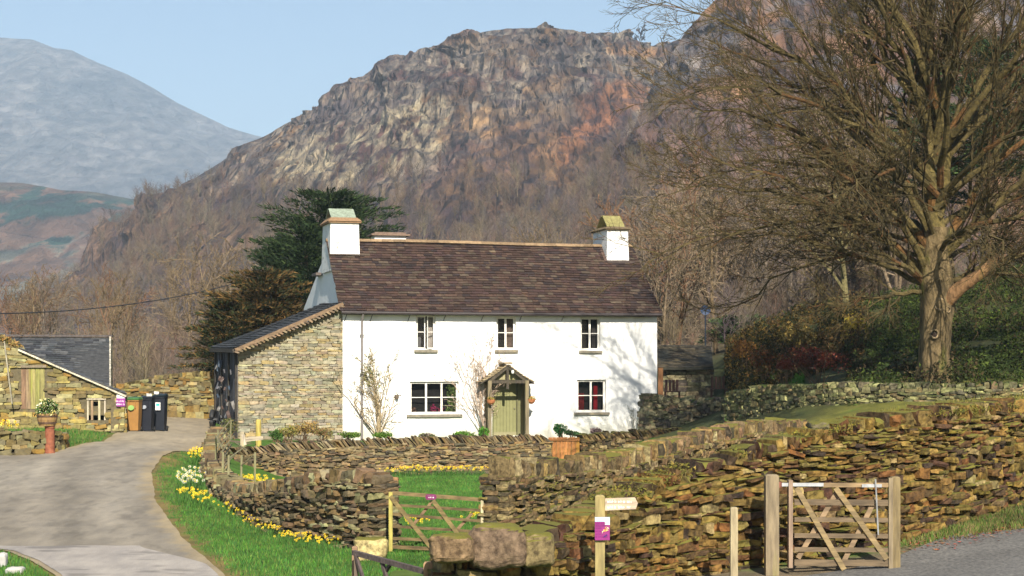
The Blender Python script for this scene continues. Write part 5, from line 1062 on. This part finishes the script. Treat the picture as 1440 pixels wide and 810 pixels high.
# generic bare trees
def bare(H_, seed, spread=.5, n0=9, c=(.16,.12,.08), stems=1, minr=.012):
    R.seed(seed); s_ = []; spec = [(7, .06, .02, n0, 46, spread), (4, .14, .05, 6, 38, .5), (3, .18, .03, 4, 36, .5), (2, .2, 0, 0, 0, 0)]
    for k in range(stems):
        d = np.array([R.gauss(0, .12+.12*(stems > 1)), R.gauss(0, .12+.12*(stems > 1)), 1.]); grow(s_, np.array([0, 0, -.2]), unit(d), H_*R.uniform(.85, 1.0), H_*.019/(stems**.3), 0, spec)
    s_ = [(a, b, max(r0, minr), max(r1, minr*.8), l) for a, b, r0, r1, l in s_]
    return s_
def tree_obj(name, seg_, x, y, c, label, cat='tree', group=None, sc_=1.0, z=None, twigc=None):
    z = g1(x, y) if z is None else z; e = empty(name, (x, y, z), label, cat, group)
    def cf(cc_): return lambda p, r: np.array(cc_)*rng.uniform(.65, 1.35, (len(p), 1))
    a = [s_ for s_ in seg_ if s_[4] == 0]; b = [s_ for s_ in seg_ if s_[4] > 0]
    m = MB(); segmesh(m, a, cf(c), 7); m.build('trunk', M['bark'], e, local=True)
    m = MB(); segmesh(m, b, cf(twigc or c), 3); m.build('crown', M['bark'], e, local=True)
    return e
# mid tree behind the wall, right
x, y = XY(1192, 72); tree_obj('bare_tree', bare(8.2, 3, .6, 12, minr=.011), x, y, (.15,.13,.06), 'medium leafless tree on the bank left of the huge tree', z=g1(x, y)+.0)
x, y = XY(897, 835) ; 
_, (fx, fy, fz, fp, fv) = None, FR[1]
# lone tree on the skyline
e_ = tree_obj('skyline_tree', bare(11, 8, .6, 10, minr=.17), *XY(898, 880), (.07,.065,.07), 'tiny dark tree on the skyline of the crag', z=ztop(66, 880))
templ = []
GRP = 'leafless trees in the wood behind the house'
spots = []
R.seed(77)
for i in range(34): spots.append((R.uniform(-10, 330), R.uniform(98, 165)))
for i in range(34): spots.append((R.uniform(900, 1260), R.uniform(88, 150)))
for i in range(16): spots.append((R.uniform(330, 900), R.uniform(110, 160)))
for i in range(14): spots.append((R.uniform(1260, 1560), R.uniform(80, 120)))
KIND = [('ochre-brown leafless tree in the wood', (.15,.11,.065)), ('pale-stemmed leafless tree in the wood', (.165,.125,.085)), ('dark grey-brown leafless tree in the wood', (.13,.105,.085)), ('russet leafless tree in the wood', (.16,.09,.055))]
for k, (lab, cl) in enumerate(KIND):
    templ.append((lab, bare(8.5, 100+k, .5, 10, stems=(1, 3, 1, 2)[k], minr=.02), cl))
R.seed(78); first = {}
for i, (px, Y) in enumerate(spots):
    k = R.choice((0, 0, 1, 2, 3)) if px < 850 else R.choice((0, 1, 1, 2, 3)); lab, s_, cl = templ[k]; x, y = XY(px, Y)
    if k not in first: o = tree_obj('woodland_tree', s_, x, y, cl, lab+(' behind the farmhouse'), group=GRP+' ('+lab.split()[0]+')'); first[k] = o
    else: o = copy_tree(first[k]); 
    z = g1(x, y)+max(0, (Y-100))*.02; o.location = (x, y, z-.1); o.rotation_euler = (0, 0, R.uniform(0, 6)); s2 = R.uniform(.7, 1.15)*(1.0 if px < 850 else 1.05); 
    if px < 330: s2 *= .62+.25*(px/330)
    o.scale = (s2, s2, s2)
# far wood as one mass: simple spiky crowns on both hillsides
def minitrees(name, pts, hs_, cols, label, nb=26, wd=.07):
    P0, P1, RR, CC = [], [], [], []
    T = len(pts)
    for j in range(nb):
        if j == 0: p0 = pts; p1 = pts+np.c_[rng.normal(0,.05,(T,2)), np.ones(T)]*hs_[:, None]*.75; r_ = hs_*.012
        else:
            z0 = rng.uniform(.15, .7, T); p0 = pts+np.c_[rng.normal(0,.02,(T,2)), z0]*hs_[:, None]; az = rng.uniform(0, 6.28, T); rr_ = rng.uniform(.12, .38, T)*np.sqrt(np.maximum(1.05-z0, .1))
            p1 = p0+np.c_[rr_*np.cos(az), rr_*np.sin(az), rng.uniform(.12, .34, T)]*hs_[:, None]; r_ = hs_*.006
        P0.append(p0); P1.append(p1); RR.append(r_); CC.append(cols)
    P0, P1, RR, CC = map(np.concatenate, (P0, P1, RR, CC)); RR = RR*wd/.07
    d = P1-P0; s_ = np.cross(d, np.array([0, 1., 0])); s_ /= np.linalg.norm(s_, axis=1)[:, None]+1e-9
    v = np.stack([P0-s_*RR[:, None], P0+s_*RR[:, None], P1], 1); s2 = np.cross(d, s_); s2 /= np.linalg.norm(s2, axis=1)[:, None]+1e-9
    v2 = np.stack([P0-s2*RR[:, None], P0+s2*RR[:, None], P1], 1)
    # fans of twigs near the branch tip
    F_ = []; C2_ = []
    for q_ in range(7):
        t = rng.uniform(.35, 1.0, len(P0))[:, None]; b = P0+d*t; e_ = b+d*.25+rng.normal(0, .075, d.shape)*np.repeat(hs_[None], nb, 0).ravel()[:, None]; F_.append(np.stack([b-s_*RR[:, None]*.5, b+s_*RR[:, None]*.5, e_], 1)); C2_.append(CC*.9)
    m = MB(); m.tris(np.concatenate([v, v2]+F_), np.concatenate([CC, CC]+C2_)*rng.uniform(.75, 1.25, (len(P0)*9, 1)))
    return tag(m.build(name, M['leaf']), label, 'wood', kind='stuff')
WP = np.array([(.13,.10,.07),(.10,.08,.07),(.15,.11,.065),(.10,.078,.078),(.16,.125,.08),(.135,.085,.06)])
def plantfell(res, n, cond, hrange, name, label, nb=22):
    X_, Y_, Z_, pxs_, v_ = res; out = []
    while len(out) < n:
        i = rng.integers(1, X_.shape[0]-16, 4000); j = rng.integers(1, X_.shape[1]-1, 4000); x, y, z = X_[i, j], Y_[i, j], Z_[i, j]; px = 720+F*x/y; py = HY-(z-ZC)*F/y
        k = cond(px, py, fbm(x*.02, y*.02, 4, 88)); out += list(np.c_[x, y, z-.3][k])
    pts = np.array(out[:n]); hs_ = rng.uniform(*hrange, n); minitrees(name, pts, hs_, pick(WP, n), label, nb)
plantfell(FM[1], 2300, lambda px, py, n: (px > -50)&(px < 1100)&(py > 215)&(rng.random(len(px)) < sstep(225, 330, py+70*(n-.5))*.9+.02), (4, 8.5), 'far_wood', 'brown leafless wood covering the lower slopes of the crag')
plantfell(FR[1], 1900, lambda px, py, n: (px < 1600)&(py > 60)&(rng.random(len(px)) < sstep(80, 300, py+90*(n-.5))), (3.5, 7), 'hillside_wood', 'brown leafless wood on the right-hand hillside')

nq = 900; _px = np.where(rng.random(nq) < .5, rng.uniform(120, 430, nq), rng.uniform(900, 1300, nq)); _Y = rng.uniform(78, 150, nq); _Y = np.where(_px > 900, _Y+8, _Y); _x = (_px-720)/F*_Y
minitrees('woodland_scrub', np.c_[_x, _Y, gz(_x, _Y)-.1], rng.uniform(1.5, 4.2, nq), pick(WP*1.1, nq), 'brown leafless scrub under the trees behind the farmhouse', 26, .04)
# conifers
def conifer(name, px, pyt, pyb, Y, halfw, pal, label, n_br=120, droop=-.15, seed=1, shape=1.0, twig=.9, base_z=None):
    R.seed(seed); rg = np.random.default_rng(seed); x, y = XY(px, Y); z0 = g1(x, y); zt_ = ztop(pyt, Y); zb_ = ztop(pyb, Y); e = empty(name, (x, y, z0), label, 'tree')
    m = MB(); m.tube([(x, y, z0-.2), (x+.1, y, (z0+zt_)/2), (x, y, zt_-.5)], [.28, .2, .05], 9, (.12,.08,.05)); m.build('trunk', M['bark'], e)
    m = MB(); T_ = []; C_ = []
    for k in range(n_br):
        f_ = (k+R.random())/n_br; z = zb_+(zt_-zb_)*f_; az = R.uniform(0, 6.283); L_ = halfw*(1-f_**(1.6*shape))**.75*R.uniform(.45, 1.25)+.5
        d = np.array([math.cos(az), math.sin(az), .12+.45*f_]); c = np.array([x, y, z]); ns = int(L_/.10)+4; t = np.linspace(.12, 1, ns)
        pts = c+np.outer(t*L_, d)+np.outer(t**2*L_, [0, 0, droop]); k2 = 9
        for q_ in range(k2):
            wd_ = (.34*L_*.35+.12)*(1-t*.55)
            o = rg.normal(0, 1, (ns, 3))*np.array([1, 1, .16])*wd_[:, None]; b = pts+o; s_ = .16
            dd = d*.14+rg.normal(0, .06, (ns, 3))+o*.15
            T_.append(np.stack([b+rg.normal(0, .03, (ns, 3)), b+rg.normal(0, .03, (ns, 3))+dd*.2, b+dd*twig*1.5], 1)); C_.append(pick_r(rg, pal, ns))
    m.tris(np.concatenate(T_), np.concatenate(C_)); m.build('crown', M['leaf'], e)
    return e
def pick_r(rg, pal, n): return np.clip(pal[rg.integers(0, len(pal), n)]*rg.uniform(.6, 1.4, (n, 1)), .003, .8)
DG = np.array([(.018,.035,.012),(.025,.045,.014),(.012,.024,.010),(.04,.06,.018)]); BG = np.array([(.10,.055,.016),(.07,.05,.016),(.13,.075,.022),(.03,.035,.012),(.025,.03,.01)])
conifer('dark_conifer', 464, 276, 480, 84, 3.7, DG, 'tall dark green conifer rising behind the left chimney', 150, seed=4, shape=1.6)
conifer('dark_conifer', 430, 330, 500, 82, 3.1, DG, 'lower dark green conifer at the left shoulder of the tall one', 120, seed=5, shape=1.5)
conifer('bronze_yew', 372, 388, 520, 79, 2.3, BG, 'bronze-brown bushy yew behind the lean-to roof', 130, seed=6, shape=1.6)
conifer('bronze_yew', 322, 430, 535, 78, 1.7, np.r_[BG, DG[:2]], 'small brown and green yew at the far left of the conifers', 100, seed=9, shape=1.7)
conifer('scots_pine', 1392, 60, 250, 78, 2.6, DG*1.3, 'dark pine seen through the right side of the big bare tree', 120, seed=12, shape=1.4)
conifer('scots_pine', 1300, 90, 300, 84, 2.0, DG*1.2, 'narrow dark conifer behind the trunk of the big bare tree', 80, seed=13, shape=1.2)
conifer('small_pine', 1037, 452, 482, 90, 1.3, DG*1.8, 'small bright green pine beyond the shed', 60, seed=14, shape=1.3)
# ivy-clad bank undergrowth at the right; palettes darkened to carry the bank's shade
def bankmass(name, n, pxr, Yr, pal, label, h=(.05, .6), s_=.07, cond=None):
    px = rng.uniform(*pxr, n); Y = rng.uniform(*Yr, n); x = (px-720)/F*Y; nn = fbm(x*1.1, Y*1.1, 4, 91)
    k = nn > .36 if cond is None else cond(px, Y, nn); px, Y, x, nn = px[k], Y[k], x[k], nn[k]; n = len(x)
    z = gz(x, Y)+rng.uniform(0, 1, n)**1.4*(h[0]+(h[1]-h[0])*sstep(.4, .7, nn)*1.3); pc = np.c_[x, Y, z]
    m = MB(); cn = fbm(x*.6+5, Y*.6, 3, 12); idx = np.clip((cn*1.6-.3+rng.normal(0, .12, n))*len(pal), 0, len(pal)-1).astype(int)
    m.tris(pc[:, None]+rng.normal(0, s_, (n, 3, 3)), np.clip(pal[idx]*rng.uniform(.5, 1.5, (n, 1)), .004, .8)); return tag(m.build(name, M['leaf']), label, 'plants', kind='stuff')
bankmass('bank_undergrowth', 120000, (1190, 1560), (51.6, 84), np.array([(.03,.045,.008),(.018,.032,.006),(.05,.07,.010),(.05,.035,.015),(.025,.035,.008)]), 'ivy and dark green undergrowth over the bank behind the huge tree', (.05, .55), .04)
bankmass('bramble_bank', 80000, (1020, 1215), (61.5, 80), np.array([(.05,.042,.014),(.09,.05,.016),(.035,.035,.012),(.13,.085,.018),(.025,.03,.008)]), 'brown and ochre brambles on the bank right of the shed', (.1, .8), .045)
def shrub(name, px, py, Y, rx, rz_, n, pal, label, s_=.05, cat='shrub', group=None, stems=True):
    x, y = XY(px, Y); z = g1(x, y); e = empty(name, (x, y, z), label, cat, group); zc = ztop(py, Y); m = MB(); 
    for q_ in range(7):
        cx_ = x+R.uniform(-.5, .5)*rx; cz_ = zc+R.uniform(-.5, .3)*rz_; leafball(m, (cx_, y+R.uniform(-.3,.3)*rx, cz_), rx*R.uniform(.4,.65), rz_*R.uniform(.45,.7), n//7, pal, s_, hemi=False)
    m.build('foliage', M['leaf'], e)
    if stems:
        m = MB(); k = 14; p0 = np.tile([x, y, z-.05], (k, 1))+rng.normal(0, .08, (k, 3)); m.segs(p0, p0*0+np.c_[rng.normal(x, rx*.4, k), rng.normal(y, rx*.3, k), rng.uniform(z+.3*(zc-z), zc+rz_*.5, k)], np.full(k, .02), np.full(k, .008), np.array([.15,.1,.06]), 4); m.build('stems', M['bark'], e)
    return e
shrub('red_bramble', 1150, 505, 58.5, 1.35, .55, 2400, np.array([(.17,.035,.022),(.12,.035,.025),(.20,.06,.025),(.06,.035,.015)]), 'dark crimson bramble thicket above the dark mossy wall', .035)
shrub('red_bramble', 1105, 512, 59.5, .5, .3, 500, np.array([(.22,.05,.03),(.16,.05,.03)]), 'smaller dull red bramble left of the crimson one', .035)
shrub('red_bramble', 1075, 505, 62, .7, .55, 900, np.array([(.20,.07,.02),(.14,.05,.02),(.08,.06,.02)]), 'rust-brown bracken patch between the small shed and the crimson thicket', .035)
shrub('gold_shrub', 1202, 460, 66, .7, .85, 1500, np.array([(.34,.25,.03),(.26,.20,.03),(.20,.15,.03)]), 'golden-yellow shrub beside the medium bare tree', .04)
shrub('rust_shrub', 1045, 490, 68, .6, .45, 800, np.array([(.28,.14,.03),(.20,.09,.03)]), 'rust-orange shrub right of the small shed', .04)
shrub('gold_shrub', 1122, 470, 70, .9, .7, 1300, np.array([(.18,.14,.04),(.12,.10,.03),(.24,.16,.04)]), 'olive-brown bush at the top of the bramble bank', .05)
for i, (px, py, rx, rz_, pal, lab) in enumerate(((405, 604, .55, .28, [(.20,.20,.05),(.28,.22,.06)], 'yellow-green low shrub against the lean-to'), (428, 600, .6, .34, [(.24,.15,.05),(.32,.22,.06)], 'tan bushy shrub against the lean-to'), (455, 606, .4, .22, [(.26,.16,.07),(.16,.16,.04)], 'reddish small shrub by the house corner'),
        (388, 610, .3, .2, [(.06,.13,.02)], 'bright green tuft behind the slanted slates at left'), (490, 611, .5, .14, [(.08,.15,.02),(.12,.17,.03)], 'green cushion plant below the drainpipe'), (540, 611, .5, .13, [(.09,.17,.02)], 'green cushion plant below the first climber'), (600, 612, .35, .1, [(.2,.15,.12),(.1,.13,.04)], 'greyish cushion plant under the three-light window'),
        (652, 610, .5, .15, [(.08,.20,.02),(.12,.22,.03)], 'bright green plants left of the porch'), (680, 606, .22, .24, [(.07,.2,.02)], 'upright green leaves at the foot of the porch'), (788, 603, .26, .26, [(.03,.12,.03),(.05,.16,.04)], 'spiky green plant above the plank gate'), (804, 609, .35, .12, [(.06,.12,.04)], 'low green plant right of the spiky one'), (840, 608, .28, .2, [(.22,.15,.15),(.16,.11,.1)], 'pinkish-brown heather under the red-curtained window'),
        (322, 600, .4, .4, [(.14,.12,.05),(.08,.10,.03)], 'tangled shrub at the dark boarded corner'))):
    shrub('garden_shrub', px, py, 62.6, rx, rz_, 900, np.array(pal), lab, .028)
# climbers on the white wall
def climber(px0, py0, tips, label, seed, col_, leafcol, nl):
    R.seed(seed); rg = np.random.default_rng(seed); x, z = HL(px0, py0, -.25); b = HW(x, -.25, .0); e = empty('wall_climber', b, label, 'climber'); s_ = []
    spec = [(6, .10, .0, 6, 30, .38), (4, .2, .03, 4, 36, .5), (3, .25, .02, 0, 0, 0)]
    for px, py in tips:
        xx, zz_ = HL(px, py, -.12); q_ = HW(xx, -.14, zz_); d = q_-b; L_ = np.linalg.norm(d); ds = unit(d+np.array([0, 0, .2])); grow(s_, b+rg.normal(0, .06, 3)*np.array([1, .3, 0]), ds, L_, .026, 0, spec)
    o = HW(0, 0, 0); nrm = np.r_[CV, 0]
    def fl(p): dd = (p-o)@nrm; return p-nrm*(dd-np.clip(dd, -.40, -.04))
    s_ = [(fl(a), fl(b_), max(r0, .006), max(r1, .005), l) for a, b_, r0, r1, l in s_]
    m = MB(); segmesh(m, s_, lambda p, r: np.array(col_)*rg.uniform(.7, 1.3, (len(p), 1)), 4); m.build('stems', M['bark'], e)
    tips_ = np.array([q_[1] for q_ in s_ if q_[4] >= 1]); w_ = leafcol[1](tips_); idx = rg.choice(len(tips_), nl, p=w_/w_.sum()); pc = tips_[idx]+rg.normal(0, .05, (nl, 3))*np.array([1, .4, 1]); pc = np.array([fl(p) for p in pc])
    m = MB(); m.tris(pc[:, None]+rg.normal(0, .022, (nl, 3, 3)), pick_r(rg, np.array(leafcol[0]), nl)); m.build('leaves', M['leaf'], e)
zl = lambda py: ztop(py, 65.5)
climber(533, 614, [(500,515),(512,505),(525,500),(535,510),(545,505),(552,525),(558,545),(505,535),(518,530),(530,525),(560,570),(500,550)], 'straggly climber with olive leaves by the drainpipe on the white wall', 5, (.34,.27,.17), ([(.14,.16,.04),(.20,.20,.07),(.10,.10,.03),(.26,.2,.1)], lambda p: np.exp(-((p[:, 2]-zl(522))/.6)**2)*np.exp(-((p[:, 0]-XY(517,65)[0])/.7)**2)+.04), 1500)
climber(683, 612, [(640,495),(648,485),(655,478),(662,492),(672,490),(684,498),(692,506),(650,510),(665,515),(658,530),(672,540),(680,520)], 'pale grey bare climber with withered leaves left of the porch', 6, (.42,.33,.27), ([(.30,.20,.13),(.22,.15,.09),(.36,.28,.2)], lambda p: np.ones(len(p))), 800)
climber(895, 612, [(885,575),(893,570),(901,572)], 'sparse thin climber at the right end of the white wall', 7, (.3,.3,.26), ([(.15,.16,.1)], lambda p: np.ones(len(p))), 60)

# flowers
def daff(seed, nl=46, nf=9, h=.26, r_=.2, fc=((.85,.74,.05),(.85,.68,.04)), white=False):
    rg = np.random.default_rng(seed); L_ = MB(); b = np.c_[rg.normal(0, r_*.5, (nl, 2)), np.zeros(nl)]; t = b+np.c_[rg.normal(0, .07, (nl, 2)), rg.uniform(.6, 1.1, nl)*h]; s_ = rg.normal(0, 1, (nl, 3)); s_[:, 2] = 0; s_ /= np.linalg.norm(s_, axis=1)[:, None]
    L_.tris(np.stack([b-s_*.012, b+s_*.012, t], 1), pick_r(rg, np.array([(.05,.13,.02),(.07,.16,.03),(.04,.09,.02)]), nl)); Fm = MB()
    for k in range(nf):
        c = np.array([*rg.normal(0, r_*.6, 2), h*rg.uniform(.75, 1.25)]); az = rg.uniform(-2.6, -.5); d = unit(np.array([math.cos(az), math.sin(az), .25])); u = unit(np.cross(d, [0, 0, 1])); w_ = np.cross(u, d); fcx = np.array(fc[k % len(fc)])
        for q_ in range(6):
            a = q_*math.pi/3; e1 = u*math.cos(a)+w_*math.sin(a); e2 = u*math.cos(a+.5)+w_*math.sin(a+.5); e3 = u*math.cos(a-.5)+w_*math.sin(a-.5); Fm.tris(np.array([[c+e3*.016, c+e2*.016, c+e1*.044]]), fcx*rg.uniform(.85, 1.1))
        Fm.tube([c+d*.004, c+d*.03], [.010, .016], 6, (.85,.52,.02) if not white else (.75,.6,.1), cap=False)
    return L_, Fm
tmpl = {}
for nm, a in (('y', dict(seed=1)), ('y2', dict(seed=2, nf=7, nl=36)), ('w', dict(seed=3, nf=13, fc=((.82,.80,.68),(.80,.78,.6)), white=True, h=.34)), ('big', dict(seed=4, nf=16, nl=60, h=.36, r_=.26))): tmpl[nm] = a
DB = {}
def put(kind, px, Y, label, group, s2=1.0, zz=None):
    x, y = XY(px, Y); z = g1(x, y) if zz is None else zz
    if kind not in DB:
        L_, Fm = daff(**tmpl[kind]); e = empty('daffodil_clump', (x, y, z), label, 'flowers', group); L_.build('leaves', M['leaf'], e, local=True); Fm.build('blossoms', M['petal'], e, local=True); DB[kind] = e
    else: e = copy_tree(DB[kind]); e['label'] = label; e['group'] = group
    e.location = (x, y, z); e.rotation_euler = (0, 0, R.uniform(-.5, .5)); e.scale = (s2,)*3; return e
def Yg_(px, py):     # distance where the view ray through (px,py) meets the ground
    Ys_ = np.arange(21, 70, .1); x = (px-720)/F*Ys_; zr = ZC-(py-HY)/F*Ys_; d = zr-gz(x, Ys_); i = np.argmax(d < 0); return float(Ys_[i])
R.seed(3)
for px, py in ((478,768),(468,767),(458,766),(448,765),(437,764),(428,762),(418,763),(409,760),(401,757),(420,768),(436,770),(393,752),(384,748),(375,745),(366,741),(358,738),(350,735),(341,731),(333,727),(398,763),(380,752),(362,746),(345,738),(325,722),(452,772),(318,717)):
    put(R.choice(('y', 'y2')), px, Yg_(px, py+3), 'low yellow daffodil clump in the drift along the foot of the curved rubble wall', 'yellow daffodils along the curved wall', R.uniform(.5, .8))
for px, py in ((283,706),(276,712),(270,703),(262,700),(288,715),(258,706)): put('y2', px, Yg_(px, py+3), 'pale yellow daffodil clump below the white ones on the verge', 'pale daffodils on the verge', R.uniform(.9, 1.2))
for px, py in ((266,683),(272,677),(262,690),(276,689)): put('w', px, Yg_(px, py+5), 'white daffodil clump on the grass verge beside the curved wall', 'white daffodils on the verge', 1.15)
for px, py in ((284,652),(289,649),(279,656)): put('big', px, Yg_(px, py+3), 'bright yellow daffodil clump by the top of the curved wall', 'bright daffodils at the road bend', 1.2)
for px, py in ((345,686),(352,688),(360,690),(368,689),(375,688),(350,682),(364,684)): put('big', px, 46+R.uniform(0,2), 'yellow daffodil clump between the two walls below the hurdle fence', 'daffodils between the walls', 1.0, zz=ztop(py+8, 47))
for i in range(15): px = 545+i*9.4+R.uniform(-2, 2); put(R.choice(('y', 'y2')), px, 57.6, 'distant yellow daffodil clump in the row along the foot of the garden wall', 'daffodils along the lawn edge', R.uniform(.9, 1.2))
for px, py in ((571,733),(590,736),(664,727)): put('y', px, Yg_(px, py+14), 'single yellow daffodil clump on the lawn behind the five-bar gate', 'lawn daffodils behind the gate', .9)
e = put('big', 5, 52, 'dark-leaved yellow flowers on the bank at the left edge', 'bank flowers', 1.6)
# leaf litter at the foot of the big wall
def scatter(name, n, pxr, Yr, cond, pal, hh, wd, label, cat='grass', lay=False):
    px = rng.uniform(*pxr, n); Y = Yr[0]+(Yr[1]-Yr[0])*rng.random(n); x = (px-720)/F*Y; k = cond(px, Y, x); px, Y, x = px[k], Y[k], x[k]; n = len(x); z = gz(x, Y); b = np.c_[x, Y, z]
    nn = fbm(x*.8, Y*.8, 3, 19)[:, None]; c = pick(pal, n)*(.6+.8*nn)
    if lay: v = b[:, None]+rng.normal(0, wd, (n, 3, 3))*np.array([1, 1, .25])+np.array([0, 0, .035])
    else:
        s_ = rng.normal(0, 1, (n, 3))*np.array([1, .5, 0]); s_ /= np.linalg.norm(s_, axis=1)[:, None]; h = hh*rng.uniform(.5, 1.3, n)*(.6+.8*nn[:, 0]); v = np.stack([b-s_*wd-[0,0,.01], b+s_*wd-[0,0,.01], b+np.c_[rng.normal(0, .35, (n, 2))*h[:, None], h]], 1)
    m = MB(); m.tris(v, c); return tag(m.build(name, M['leaf']), label, cat, kind='stuff')
GRS = np.array([(.045,.135,.012),(.06,.16,.014),(.035,.10,.012),(.10,.15,.03)])
def curvewall_x(Y): return np.interp(Y, [30,32.4,33.2,34.2,36,38.4,41.5,45,49,53,57], [(560-720)/F*30,(545-720)/F*32.4,(480-720)/F*33.2,(422-720)/F*34.2,(372-720)/F*36,(332-720)/F*38.4,(308-720)/F*41.5,(292-720)/F*45,(286-720)/F*49,(288-720)/F*53,(295-720)/F*57])
scatter('verge_grass', 90000, (195, 640), (24, 60), lambda px, Y, x: (x > edge(RE, Y)+.08+.6*rng.random(len(x))**1.5)&(x < curvewall_x(Y)-.1), GRS, .075, .010, 'short green grass on the verge between road and curved wall')
scatter('lawn_grass', 60000, (540, 700), (30, 57.8), lambda px, Y, x: px > 535, GRS, .07, .010, 'bright green lawn behind the five-bar gate')
scatter('corner_grass', 9000, (-20, 100), (27, 33.6), lambda px, Y, x: x < edge(LE, Y)-.1, GRS*.95, .08, .012, 'green grass corner at the bottom left')
scatter('bank_grass', 16000, (-30, 150), (49.9, 57.5), lambda px, Y, x: x < edge(LE, Y)-.15, np.r_[GRS, [(.14,.13,.04)]], .11, .015, 'grassy bank between barn and low stone wall')
scatter('verge_edge_grass', 16000, (1270, 1500), (25.8, 29.6), lambda px, Y, x: Y > 26+(px-1270)*.003+rng.random(len(px))*.6, np.array([(.06,.11,.015),(.10,.13,.025),(.16,.12,.05)]), .09, .012, 'tufted grass at the foot of the big wall on the right')
scatter('leaf_litter', 2600, (1250, 1440), (25.2, 27.6), lambda px, Y, x: rng.random(len(px)) < np.exp(-((Y-26-(px-1270)*.004)/.35)**2), np.array([(.24,.10,.05),(.34,.06,.04),(.20,.13,.08)]), 0, .022, 'fallen brown and red leaves at the foot of the wall', 'leaves', lay=True)
scatter('mossy_tussocks', 70000, (1090, 1500), (33, 50), lambda px, Y, x: px > 1080, np.array([(.16,.14,.025),(.12,.12,.02),(.19,.15,.035),(.08,.09,.02)]), .12, .016, 'yellow-green moss and grass between the two right-hand walls')
scatter('bank_top_grass', 14000, (1020, 1130), (58.5, 67), lambda px, Y, x: px > 0, np.array([(.05,.14,.012),(.07,.17,.02)]), .2, .02, 'bright green grass on the bank above the mossy wall')
# a leafless tree outside the frame whose shadow falls across the track and wall
x, y = 12.6, 21.5
tree_obj('bare_tree', bare(9.5, 55, .55, 11), x, y, (.15,.12,.07), 'leafless roadside tree right of the track, outside the picture', z=g1(x, y))
